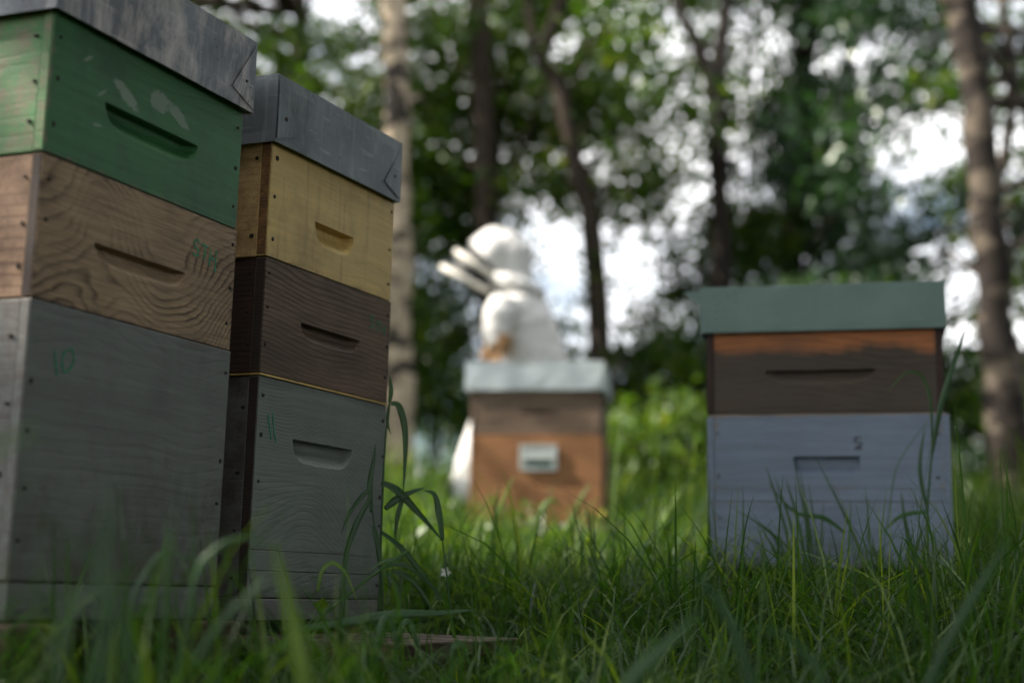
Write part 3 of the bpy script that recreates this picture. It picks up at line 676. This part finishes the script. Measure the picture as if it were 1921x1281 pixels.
def branches_to(blobs, trunk, r0=.02):
    """limbs from the trunk path to the clump centres"""
    out = []
    for (c, r, n) in blobs:
        c = Vector(c); best = min(trunk, key=lambda q: (Vector(q)-c).length+max(0, Vector(q).z-c.z+.3)*2); b = Vector(best)
        mid = b.lerp(c, .5)+Vector((0, 0, .12*(c-b).length)); ln = (c-b).length
        out.append(([b, mid, c], [r0*min(1.6, .5+ln*.3), r0*.7, r0*.3]))
    return out

# coverage of the leaf wall behind the clearing, row by row from the top (columns 120 px, rows 100 px)
COV = ['5555666767547764', '5555667776436755', '5556678876657334', '5556799877659656', '5555899412488763', '5555897201577653', '5555998242887755', '7777787577888777']
trees = {   # trunk pixel path from the foot up, distance, radii, bark, label
 'pale': (10.2, [(752, 935), (748, 700), (745, 420), (742, 200), (738, 0), (735, -400), (740, -900)], [.125, .105, .10, .095, .095, .08, .04], 'bark_pale', 'pale knotty tree trunk rising beside the beehive marked 11'),
 'second': (11.5, [(925, 880), (920, 640), (915, 400), (908, 200), (898, 0), (890, -400), (880, -800)], [.11, .10, .09, .085, .08, .06, .03], 'bark_brown', 'dark straight tree directly behind the beekeeper'),
 'lean': (10.8, [(1135, 880), (1128, 640), (1105, 400), (1080, 300), (1045, 150), (1015, 110), (1050, 0), (1075, -300)], [.09, .08, .07, .065, .06, .055, .045, .02], 'bark_brown', 'bent tree with ivy low on its trunk, right of the beekeeper'),
 'fork': (11.0, [(1362, 880), (1358, 600), (1352, 400), (1348, 250), (1345, 170), (1365, 0), (1380, -300), (1390, -700)], [.10, .085, .075, .07, .065, .05, .04, .02], 'bark_dark', 'dark tree forking into a narrow V above the lavender beehive'),
 'ivy': (12.5, [(1475, 880), (1480, 600), (1490, 350), (1505, 150), (1520, 0), (1530, -400), (1540, -800)], [.12, .11, .10, .09, .085, .07, .03], 'bark_dark', 'tree with its trunk wrapped in dark ivy behind the lavender beehive'),
 'right': (8.2, [(1905, 900), (1885, 750), (1866, 560), (1850, 400), (1832, 200), (1815, 60), (1790, -120), (1770, -500), (1760, -900)], [.13, .11, .092, .088, .086, .092, .07, .06, .03], 'bark_right', 'leaning grey brown tree at the right edge of the photo'),
 'thin': (13.5, [(1625, 880), (1620, 500), (1600, 250), (1590, 0), (1585, -400)], [.06, .05, .045, .04, .02], 'bark_dark', 'thin dark tree between the ivy covered trunk and the leaning right tree'),
 'left': (13.0, [(560, 900), (555, 500), (565, 150), (560, -100), (550, -600)], [.09, .08, .07, .06, .03], 'bark_brown', 'slim tree behind the lids of the two left beehives'),
}
tree_blobs = {k: [] for k in trees}
tx_at = {k: (np.mean([q[0] for q in t[1][:5]]), t[0]) for k, t in trees.items()}
r_ = random.Random(11)
for row in range(-5, 8):
    for col in range(-3, 19):
        cv = int(COV[max(0, row)][min(15, max(0, col))]) if row < 8 else 8
        if row < 0: cv = max(cv, 6)
        if col < 0 or col > 15: cv = max(cv, 6)
        for k in range(6):
            if r_.random() > (cv/9.0)**1.12*(1.0 if row >= 0 else .7): continue
            Y = r_.uniform(15, 17.5) if col < 3 and row > -2 else r_.uniform(9.4, 15.5); px = (col+r_.random())*120; py = (row+r_.random())*100
            c_ = at(px, py, Y)
            if c_.z < ground_z(c_.x, Y)+.5: continue
            key = min(tx_at, key=lambda q: abs(tx_at[q][0]-px)+abs(tx_at[q][1]-Y)*60+(250 if q == 'right' and Y > 12 else 0))
            for q in ('pale', 'second', 'fork', 'right', 'lean'):
                tY, tp = trees[q][0], trees[q][1]
                tx_ = np.interp(-py, [-b for a, b in tp], [a for a, b in tp])
                if abs(px-tx_) < 115 and Y < tY+.4 and r_.random() < .95: Y = tY+r_.uniform(.5, 3); c_ = at(px, py, Y)
            s = r_.uniform(.30, .52)*Y/12
            dens = {0: .25, 1: .3, 2: .4, 3: .55, 4: .65, 5: .8, 6: 1, 7: 1.2, 8: 1.5, 9: 1.8}[cv]
            tree_blobs[key].append((c_, (s, s, s*.6), int(230*dens*(s/.45)**2)))
for k, (Y, path, rad, bk, label) in trees.items():
    pts = [at(a, b, Y) for a, b in path]; f0 = pts[0]; pts[0] = Vector((f0.x, f0.y, ground_z(f0.x, f0.y)-.05))
    base = Vector((f0.x, f0.y, ground_z(f0.x, f0.y)))
    t = empty('tree', base); tag(t, label, 'tree', 'trees round the clearing')
    paths = [(pts, rad)]
    if k == 'fork': paths.append(([at(1346, 190, Y), at(1318, 110, Y), at(1285, 40, Y), at(1262, -20, Y), at(1240, -200, Y+.2)], [.06, .05, .045, .035, .02]))
    if k == 'right':
        paths.append(([at(1817, 60, Y), at(1800, 20, Y), at(1765, -15, Y), at(1700, -60, Y+.3)], [.07, .055, .035, .02]))
        paths.append(([at(1850, 470, Y), at(1900, 200, Y+.3), at(1895, 100, Y+.4), at(1875, -40, Y+.4)], [.03, .032, .03, .025]))
        paths.append(([at(1845, 80, Y), at(1885, 140, Y+.1), at(1925, 225, Y+.2), at(1990, 260, Y+.2)], [.02, .02, .018, .01]))
    if k == 'lean': paths.append(([at(1045, 150, Y), at(1000, 80, Y), at(985, -20, Y), at(960, -200, Y)], [.045, .035, .03, .015])); paths.append(([at(1090, 350, Y), at(1150, 250, Y), at(1190, 130, Y)], [.03, .022, .012]))
    if k == 'second': paths.append(([at(915, 400, Y), at(950, 330, Y), at(1000, 230, Y), at(1030, 140, Y)], [.04, .032, .025, .015]))
    bl = tree_blobs[k]
    fine = []
    for i in range(len(pts)-1):
        for q in range(6): fine.append(pts[i].lerp(pts[i+1], q/6))
    low = [q for q in fine if q.z > base.z+.8]
    if bl:
        paths += branches_to(bl[::3], low or fine, .022)
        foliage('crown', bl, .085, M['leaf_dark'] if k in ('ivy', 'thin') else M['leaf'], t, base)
    link('trunk', trunk_mesh('trunk', paths, base, 10), M[bk], t)
    iv = {'lean': (.25, 2.0, .13), 'fork': (0, 1.7, .14), 'ivy': (0, 9, .20), 'second': (0, .5, .1)}.get(k)
    if iv:
        ib = [(q, (iv[2], iv[2], .16), 70) for q in fine if base.z+iv[0] <= q.z <= base.z+iv[1]]
        foliage('ivy', ib, .06, M['leaf_dark'] if k != 'lean' else M['leaf'], t, base)

# undergrowth: separate shrubs along the far edge of the grass
shrubs = [(640, 14.0, 1.3, 1.4, 'leaf_dark', 'dark shrub between the pale trunk and the left beehives'), (825, 12.6, 1.0, 1.7, 'leaf_dark', 'dark shrub just left of the beekeeper'), (1010, 15.0, 1.0, .55, 'leaf_dark', 'low dark shrub hidden behind the beekeeper'),
          (1190, 9.4, .62, .50, 'shrub', 'sunlit light green shrub right of the brown beehive'), (1290, 14.2, .8, .55, 'leaf_dark', 'dark low shrub left of the lavender beehive'), (1440, 14.0, 1.2, 1.5, 'leaf_dark', 'dark shrub behind the green lid of the lavender beehive'),
          (1640, 13.2, 1.3, 1.7, 'leaf_dark', 'broad dark shrub right behind the lavender beehive'), (1820, 12.4, 1.1, 1.3, 'leaf_dark', 'dark shrub behind the leaning right tree'), (420, 13.0, 1.2, 1.6, 'leaf_dark', 'dark shrub hidden behind the beehive marked 10')]
for (px, Y, rx, hz, mt, label) in shrubs:
    x = at(px, 800, Y).x; b = Vector((x, Y, ground_z(x, Y))); t = empty('shrub', b); tag(t, label, 'shrub', 'shrubs along the edge of the wood')
    bl = []
    for k in range(16):
        a = r_.uniform(0, 6.28); q = r_.random()**.5; z = r_.random()
        bl.append((b+Vector((rx*q*math.cos(a)*(1-.4*z), rx*.6*q*math.sin(a), .12+hz*z*.9)), (.36, .36, .26), 190))
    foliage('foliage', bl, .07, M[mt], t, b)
    st = [([b+Vector((r_.uniform(-.2, .2), r_.uniform(-.15, .15), -.03)), b.lerp(Vector(c_), .5)+Vector((0, 0, .1)), Vector(c_)], [.02, .014, .006]) for c_, _, _ in bl[::2]]
    link('stems', trunk_mesh('stems', st, b, 6), M['bark_brown'], t)
# the far wood, one mass
fb = []
for k in range(330):
    x = r_.uniform(-16, 20); Y = r_.uniform(19, 27); gap = at(980, 0, Y).x < x < at(1340, 0, Y).x
    z = ground_z(x, Y)+r_.random()**2.2*(.5 if gap else 2.4)
    fb.append((Vector((x, Y, z)), (1.0, 1.0, .7), 150))
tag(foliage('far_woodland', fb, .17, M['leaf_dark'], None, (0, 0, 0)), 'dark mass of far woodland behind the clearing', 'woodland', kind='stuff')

rb = []  # unseen ring of woodland added to cut sky light, with gaps shaped for the light
for k in range(460):
    a = r_.uniform(math.radians(20), math.radians(340)); d = r_.uniform(9, 15); x, Y = d*math.sin(a), d*math.cos(a)
    if abs(math.degrees(math.atan2(x, Y))) < 32: continue
    az = math.degrees(math.atan2(x, Y)) % 360
    if 182 < az < 238: continue
    hmax = 2.6 if 250 < az < 310 else 7.5
    rb.append((Vector((x, Y, ground_z(x, Y)+r_.random()*hmax)), (1.2, 1.2, .9), 130))
tag(foliage('unseen_shade_woodland', rb, .26, M['leaf_dark'], None, (0, 0, 0)), 'unseen woodland ring added to cut the sky light, lower and open where light comes in', 'woodland', kind='stuff')

r_ = random.Random(5); rng = np.random.default_rng(5)
# unseen trees added round the camera to block sun and sky light
def shade_tree(loc, h, R_, label, n=26, leaves=400, flat_=.7, shift=0., bs=1.0):
    b = Vector((loc[0], loc[1], ground_z(*loc))); t = empty('tree', b); tag(t, label, 'tree', 'trees round the clearing')
    top = b+Vector((0, 0, h)); tr = [b-Vector((0, 0, .05)), b+Vector((.1, .05, h*.35)), b+Vector((shift*.4-.05, .1, h*.7)), top+Vector((shift*.9, 0, 0))]
    bl = []
    for k in range(n):
        a = r_.uniform(0, 6.28); q = r_.random()**.5; s = r_.uniform(.6, .95)*bs
        bl.append((b+Vector((shift+R_*q*math.cos(a), R_*q*math.sin(a), h+R_*flat_*r_.uniform(-1, 1)*math.sqrt(max(0, 1-q*q*.8)))), (s, s, s*.6), leaves))
    link('trunk', trunk_mesh('trunk', [(tr, [.16, .13, .10, .06])]+branches_to(bl[::2], tr[1:], .04), b, 8), M['bark_brown'], t)
    foliage('crown', bl, .20, M['leaf'], t, b)
for loc, h, R_, label, n_, sh in [
    ((-6.2, .5), 5.6, 2.0, 'unseen broad tree added on the left to shade the foreground', 38, 0), ((-3.75, 2.95), 4.1, .5, 'unseen slender tree added on the left to shade the lavender beehive', 16, .25),
    ((-4.6, 4.7), 6.3, 1.1, 'unseen tall tree added on the left to shade the grass on the right', 16, 0), ((2.2, -4.6), 5.0, 3.0, 'unseen tree added straight behind the photographer to block sky light', 36, 0),
    ((4.6, -1.0), 4.6, 2.8, 'unseen tree added to the right behind the photographer to block sky light', 38, 0), ((.6, -1.9), 4.6, 2.3, 'unseen tree added close behind the photographer to block sky light', 34, 0),
    ((6.8, .8), 6.4, 3.0, 'unseen tree added on the far right of the photographer to block sky light', 34, 0), ((5.6, -4.6), 6.6, 3.2, 'unseen tree added behind the photographer to the far right to block sky light', 34, 0),
    ((5.6, 4.2), 4.8, 2.4, 'unseen tree added on the right beyond the lavender beehive to block sky light', 30, 0),
    ((3.3, 2.2), 4.4, 2.1, 'unseen tall tree added with its crown over the lavender beehive to block sky light', 34, 0)]:
    shade_tree(loc, h, R_, label, n_, shift=sh, bs=.5 if R_ < 1 else 1.0)

# ---------------------------------------------------------------- grass
hives_ = [(h10, -.06, .46, -.06, .46), (h11, -.05, .40, -.05, .42), (hr, -.02, .49, -.03, .44), (hc, -.03, .6, -.05, .48)]
inv = [(h.matrix_world.inverted(), a) for h, *a in hives_]
def blades(n, xr, yr, hr_, wr, name, mat, lean=.5, seg=4, keep=None, patch=None):
    rg = np.random.default_rng(len(name)+n)
    Y = np.sqrt(rg.uniform(yr[0]**2, yr[1]**2, n)); X = rg.uniform(-1, 1, n)*(Y*xr+.35)
    cl = .5+.5*np.sin(X*3.1+1.2*np.sin(Y*2.3))*np.cos(Y*2.7+X*1.1)           # taller and shorter patches
    ok = np.ones(n, bool)
    for m, (u0, u1, v0, v1) in inv:
        q = np.array(m); lx = q[0, 0]*X+q[0, 1]*Y+q[0, 3]; ly = q[1, 0]*X+q[1, 1]*Y+q[1, 3]
        ok &= ~((lx > u0) & (lx < u1) & (ly > v0) & (ly < v1))
    if keep is not None: ok &= keep(X, Y)
    X, Y, cl = X[ok], Y[ok], cl[ok]; n = len(X)
    Z = np.array([ground_z(a, b) for a, b in zip(X, Y)])-.01
    H = rg.uniform(hr_[0], hr_[1], n)*(.42+1.0*cl)*rg.uniform(.5, 1.2, n); Wd = rg.uniform(wr[0], wr[1], n)
    H *= np.clip(.80+.2*(Y-1.2)/1.3, .80, 1)
    az = rg.uniform(0, 2*np.pi, n); dx, dy = np.cos(az), np.sin(az); ln = lean*rg.gamma(2.0, .5, n); tw = az+np.pi/2+rg.normal(0, .5, n); sx, sy = np.cos(tw), np.sin(tw)
    rows = []
    for i in range(seg+1):
        t = i/seg; bend = ln*t**2.0; zz = Z+H*(t-.38*np.minimum(ln, 1.6)*t**3); xx = X+dx*H*bend; yy = Y+dy*H*bend; ww = Wd*.5*(1-t)**.7*(.75+.5*t)+.0002
        rows.append((np.stack([xx-sx*ww, yy-sy*ww, zz], 1), np.stack([xx+sx*ww, yy+sy*ww, zz], 1)))
    V = np.empty((n, seg, 4, 3))
    for i in range(seg): V[:, i, 0] = rows[i][0]; V[:, i, 1] = rows[i][1]; V[:, i, 2] = rows[i+1][1]; V[:, i, 3] = rows[i+1][0]
    rn = np.repeat(np.clip(rg.normal(.42+.14*np.clip((Y-2.6)/1.2, 0, 1), .25, n), 0, 1), seg)  # blades paler past the foreground: the sunlit patch is put into their colour
    return link(name, quads_mesh(name, V.reshape(-1, 3), n*seg, 4, rn), mat)
tag(blades(34000, .40, (1.15, 3.3), (.15, .33), (.003, .0075), 'near_grass', M['grass'], .85, 5), 'dense green meadow grass in the foreground', 'grass', kind='stuff')
tag(blades(42000, .42, (3.2, 7.2), (.10, .215), (.004, .009), 'meadow_grass', M['grass'], .6, 4), 'meadow grass in the clearing', 'grass', kind='stuff')
tag(blades(40000, .46, (7.0, 16), (.18, .42), (.010, .022), 'far_grass', M['grass'], .5, 3), 'tall grass at the edge of the wood', 'grass', kind='stuff')
tag(blades(2600, .42, (2.0, 6.8), (.28, .46), (.004, .008), 'tall_grass', M['grass'], .9, 6), 'taller loose grass blades bending through the meadow', 'grass', kind='stuff')
tag(blades(2200, .42, (1.2, 6.5), (.05, .16), (.002, .004), 'dry_grass', M['straw'], 1.2, 4), 'scattered dry grass stalks', 'grass', kind='stuff')

rg = np.random.default_rng(77); n_ = 9000; Yc = np.sqrt(rg.uniform(2.1**2, 6.0**2, n_)); Xc = rg.uniform(-1, 1, n_)*(Yc*.4+.3)
cl = np.sin(Xc*4.3+.8*np.sin(Yc*3.1))*np.cos(Yc*3.9-Xc)+rg.normal(0, .25, n_); ok = cl > .35
for m, (u0, u1, v0, v1) in inv:
    q = np.array(m); lx = q[0, 0]*Xc+q[0, 1]*Yc+q[0, 3]; ly = q[1, 0]*Xc+q[1, 1]*Yc+q[1, 3]; ok &= ~((lx > u0) & (lx < u1) & (ly > v0) & (ly < v1))
Xc, Yc = Xc[ok], Yc[ok]; Pc = np.stack([Xc, Yc, np.array([ground_z(a, b) for a, b in zip(Xc, Yc)])+rg.uniform(.02, .17, len(Xc))], 1)
tag(link('clover', quads_mesh('clover', leaf_quads(Pc, .034, .9), len(Pc), 4, np.clip(rg.normal(.4, .25, len(Pc)), 0, 1)), M['shrub']), 'small round leaved weeds and clover among the grass', 'clover', kind='stuff')

# single tall grass plants, each leaf its own part
def catmull(p, k=6):
    q = []
    for i in range(len(p)-1):
        p0, p1, p2, p3 = p[max(0, i-1)], p[i], p[i+1], p[min(len(p)-1, i+2)]
        for j in range(k):
            s = j/k; q.append(.5*((2*p1)+(p2-p0)*s+(2*p0-5*p1+4*p2-p3)*s*s+(-p0+3*p1-3*p2+p3)*s**3))
    return q+[p[-1]]
def leaf_blade(parent, pts, wd, rnd, name='leaf_blade', taper0=.55, foldk=.35, org=Vector(), mat='blade'):
    q = catmull([Vector(p) for p in pts]); V, Fc = [], []; N = len(q)-1
    for i, a in enumerate(q):
        d = (q[min(i+1, N)]-q[max(0, i-1)]).normalized(); s = d.cross(Vector((.15*math.sin(i*.5), -1, .25))).normalized(); up = s.cross(d)
        t = i/N; k = wd/2*(taper0+(1-taper0)*min(1, t*3))*(1-max(0, (t-.35)/.65)**1.6)+.0002
        V += [a+s*k+up*k*foldk-org, a-org, a-s*k+up*k*foldk-org]
    for i in range(N):
        b = 3*i; Fc += [(b, b+1, b+4, b+3), (b+1, b+2, b+5, b+4)]
    me = mesh(name, V, Fc, True); at_ = me.attributes.new('rnd', 'FLOAT', 'FACE'); at_.data.foreach_set('value', [rnd]*len(Fc))
    o = link(name, me, M[mat], parent); s_ = o.modifiers.new('thick', 'SOLIDIFY'); s_.thickness = .0003; return o
def stem(parent, pts, r, rnd, org):
    bm = bmesh.new(); q = catmull([Vector(p) for p in pts]); tube(bm, [a-org for a in q], [r*(1-.5*i/len(q)) for i in range(len(q))], 6)
    me = bpy.data.meshes.new('stem'); bm.to_mesh(me); bm.free(); at_ = me.attributes.new('rnd', 'FLOAT', 'FACE'); at_.data.foreach_set('value', [rnd]*len(me.polygons)); me.polygons.foreach_set('use_smooth', [True]*len(me.polygons))
    return link('stem', me, M['blade'], parent)
def plant(label, foot, items, group='tall grass plants'):
    f = at(*foot); f = Vector((f.x, f.y, ground_z(f.x, f.y))); t = empty('grass_plant', f); tag(t, label, 'grass plant', group)
    for it in items:
        kind, pl, Y, wpx, rnd = it
        pts = [at(a[0], a[1], Y+(a[2] if len(a) > 2 else 0)) for a in pl]
        if kind == 's': stem(t, pts, wpx/2*Y/F, rnd, f)
        else: leaf_blade(t, pts, wpx*Y/F, rnd, org=f)
    return t
plant('tall grass plant leaning on the right edge of the beehive marked 11', (712, 1200, 2.38), [
  ('s', [(710, 1215), (712, 1120), (715, 1000), (722, 840), (731, 752)], 2.36, 6, .15), ('l', [(733, 757), (748, 762), (759, 800), (760, 860), (756, 930)], 2.36, 13, .3), ('l', [(731, 755), (734, 730), (732, 705)], 2.36, 8, .5),
  ('l', [(715, 905), (745, 920), (785, 962), (830, 1014)], 2.34, 15, .15), ('l', [(722, 955), (752, 932), (798, 914)], 2.34, 14, .15), ('l', [(757, 930), (746, 968), (741, 1015)], 2.34, 9, .25), ('l', [(730, 760), (727, 790), (733, 815)], 2.36, 6, .4)])
plant('dark grass plant drooping across the front of the beehive marked 11', (716, 1200, 2.2), [
  ('s', [(722, 1210), (716, 1080), (704, 1000), (697, 925), (704, 850)], 2.22, 5, .05), ('l', [(697, 930), (668, 985), (648, 1050), (646, 1132)], 2.22, 11, .1), ('l', [(699, 915), (680, 930), (655, 965), (640, 1000)], 2.22, 8, .1),
  ('l', [(697, 960), (694, 910), (700, 870), (704, 832)], 2.22, 10, .1), ('l', [(700, 985), (708, 1020), (712, 1070)], 2.22, 10, .1)])
plant('grass plant with a bent over leaf right of the beehive marked 11', (846, 1190, 2.3), [
  ('s', [(852, 1200), (842, 1110), (830, 1014)], 2.3, 5, .2), ('l', [(830, 1014), (824, 965), (815, 928), (795, 920)], 2.3, 12, .25), ('l', [(716, 998), (755, 1030), (800, 1085), (843, 1140)], 2.3, 10, .15), ('l', [(722, 1060), (765, 1062), (810, 1100), (830, 1140)], 2.3, 9, .2),
  ('l', [(728, 1075), (745, 1110), (752, 1165)], 2.3, 15, .1), ('l', [(735, 1070), (775, 1090), (815, 1150)], 2.3, 12, .12)])
plant('long pale grass stalk slanting before the foot of the beehive marked 11', (575, 1190, 2.05), [('s', [(570, 1185), (640, 1125), (700, 1078), (764, 1034)], 2.1, 7, .55), ('l', [(764, 1034), (745, 1048), (715, 1055), (690, 1075)], 2.1, 9, .4),
  ('l', [(596, 1110), (604, 1072), (625, 1056), (650, 1078), (671, 1130)], 2.05, 9, .85)])
plant('broad dark grass leaves bending over the pallet edge', (720, 1300, 1.9), [('l', [(700, 1300), (708, 1215), (720, 1158), (738, 1180), (752, 1290)], 1.9, 17, .2), ('l', [(735, 1300), (745, 1200), (765, 1165), (782, 1205), (790, 1290)], 1.95, 12, .3),
  ('l', [(845, 1300), (848, 1225), (862, 1205), (876, 1225), (884, 1275)], 1.95, 10, .35), ('l', [(560, 1180), (640, 1168), (740, 1152), (820, 1150), (895, 1143)], 1.98, 17, .1)])
plant('bright blurred grass blade rising in front of the beehive marked 11', (575, 1400, 1.05), [('l', [(590, 1400), (573, 1281), (550, 1170), (530, 1085), (512, 1012)], 1.08, 26, .95)])
plant('arching blurred grass blades before the gap between the two left beehives', (380, 1300, 1.3), [('l', [(330, 1300), (365, 1090), (405, 1030), (455, 1008), (520, 1030)], 1.3, 11, .3), ('l', [(238, 1300), (250, 1130), (275, 1075), (310, 1035), (375, 1055)], 1.45, 12, .1), ('l', [(300, 1300), (312, 1100), (312, 960)], 1.45, 9, .4),
  ('l', [(360, 1250), (430, 1150), (520, 1070)], 1.2, 12, .3)])
plant('large blurred green blades at the lower left', (190, 1500, .85), [('l', [(190, 1500), (190, 1250), (200, 1000), (215, 880)], .85, 26, .15), ('l', [(120, 1500), (110, 1250), (150, 1120), (260, 1080)], .9, 20, .05), ('l', [(260, 1500), (235, 1200), (170, 1050), (90, 980)], .95, 18, .05)])
plant('blurred grass leaf crossing the left border', (-60, 1300, .72), [('l', [(-120, 1200), (-50, 900), (10, 832), (95, 800)], .72, 30, .6)])
plant('pale grass leaf leaning between the brown and the lavender beehives', (1240, 1040, 3.9), [('l', [(1232, 1060), (1246, 985), (1285, 915), (1332, 852)], 3.9, 16, .95), ('l', [(1250, 1060), (1255, 960), (1245, 900)], 3.9, 8, .8)])
plant('grass tuft standing before the front of the lavender beehive', (1510, 1110, 2.75), [('l', p_, 2.75, w_, r__) for p_, w_, r__ in [
  ([(1500, 1110), (1470, 980), (1436, 872)], 6, .1), ([(1508, 1110), (1485, 990), (1452, 890)], 6, .12), ([(1516, 1110), (1502, 1000), (1473, 893)], 7, .1), ([(1520, 1110), (1512, 980), (1488, 860)], 6, .15), ([(1528, 1110), (1520, 1000), (1500, 880)], 6, .1),
  ([(1535, 1110), (1530, 1010), (1517, 905)], 5, .2), ([(1500, 1110), (1455, 1010), (1371, 950)], 5, .15), ([(1640, 1120), (1600, 1000), (1528, 853)], 6, .1), ([(1585, 1000), (1545, 972), (1490, 960), (1440, 905)], 9, .3), ([(1545, 1110), (1540, 1030), (1545, 940)], 5, .1), ([(1520, 1110), (1490, 1040), (1420, 975)], 5, .2)]])
plant('tall grass stalk crossing the right edge of the lavender beehive', (1735, 1120, 2.75), [('s', [(1735, 1130), (1738, 990), (1748, 850), (1760, 780)], 2.75, 6, .1), ('l', [(1748, 850), (1765, 760), (1790, 680), (1818, 600)], 2.75, 11, .15), ('l', [(1748, 860), (1746, 760), (1730, 708), (1700, 700), (1665, 735)], 2.75, 6, .3),
  ('l', [(1740, 960), (1725, 880), (1735, 800)], 2.75, 8, .1), ('s', [(1652, 1060), (1668, 960), (1685, 870), (1740, 790)], 2.75, 3, .3), ('l', [(1738, 960), (1690, 968), (1655, 1000)], 2.75, 8, .4), ('l', [(1725, 1080), (1700, 990), (1690, 920)], 2.75, 8, .1), ('l', [(1690, 1090), (1632, 1020), (1630, 935)], 2.75, 5, .15)])
plant('blurred dark grass leaves in the lower right foreground', (1300, 1400, 1.15), [('l', [(1100, 1400), (1190, 1270), (1260, 1200), (1330, 1130)], 1.15, 26, .3), ('l', [(1420, 1400), (1400, 1250), (1350, 1130), (1290, 1060)], 1.25, 22, .1), ('l', [(1700, 1400), (1780, 1200), (1900, 1000)], 1.3, 20, .1), ('l', [(1560, 1400), (1540, 1270), (1470, 1190), (1400, 1180)], 1.2, 16, .15)])
plant('grass blades standing before the brown beehive', (930, 1120, 3.4), [('l', [(915, 1130), (925, 1000), (937, 905)], 3.4, 8, .3), ('l', [(905, 1120), (930, 980), (965, 890)], 3.6, 8, .9), ('l', [(1010, 1100), (1010, 980), (1035, 938), (1060, 960)], 4.2, 10, .7), ('l', [(1110, 1090), (1108, 1000), (1095, 930)], 3.3, 6, .2), ('l', [(1060, 1080), (1080, 960), (1110, 905)], 4.2, 9, .8), ('l', [(930, 1110), (940, 1080), (935, 1010)], 3.2, 6, .1)])

# small flowers in the sunlit grass
fm = flat('white_petal', (.8, .8, .78), .6, var=.05); fy = flat('yellow_petal', (.75, .6, .12), .6, var=.1)
for (px, py, Y, r0, mt, lb) in [(836, 1073, 2.6, .009, fm, 'small white star flower beside the beehive marked 11'), (1057, 985, 4.6, .010, fm, 'small white flower before the right foot of the brown beehive'), (1010, 1012, 4.2, .008, fy, 'small yellow flower before the brown beehive'), (1128, 962, 4.8, .012, fy, 'yellow flower at the right corner of the brown beehive')]:
    c_ = at(px, py, Y); b = Vector((c_.x, c_.y, ground_z(c_.x, c_.y))); t = empty('flower', b); tag(t, lb, 'flower', 'small flowers in the grass')
    stem(t, [b, b.lerp(c_, .5)+Vector((.01, 0, 0)), c_], .001, .3, b)
    for k in range(5):
        a = 2*math.pi*k/5; e = Vector((math.cos(a), -.35, math.sin(a))); s_ = Vector((-math.sin(a), 0, math.cos(a)))
        V = [c_-b, c_+e*r0*.6+s_*r0*.35-b, c_+e*r0*1.1+Vector((0, -.001, 0))-b, c_+e*r0*.6-s_*r0*.35-b]
        link('petal', mesh('petal', V, [(0, 1, 2, 3)]), mt, t)
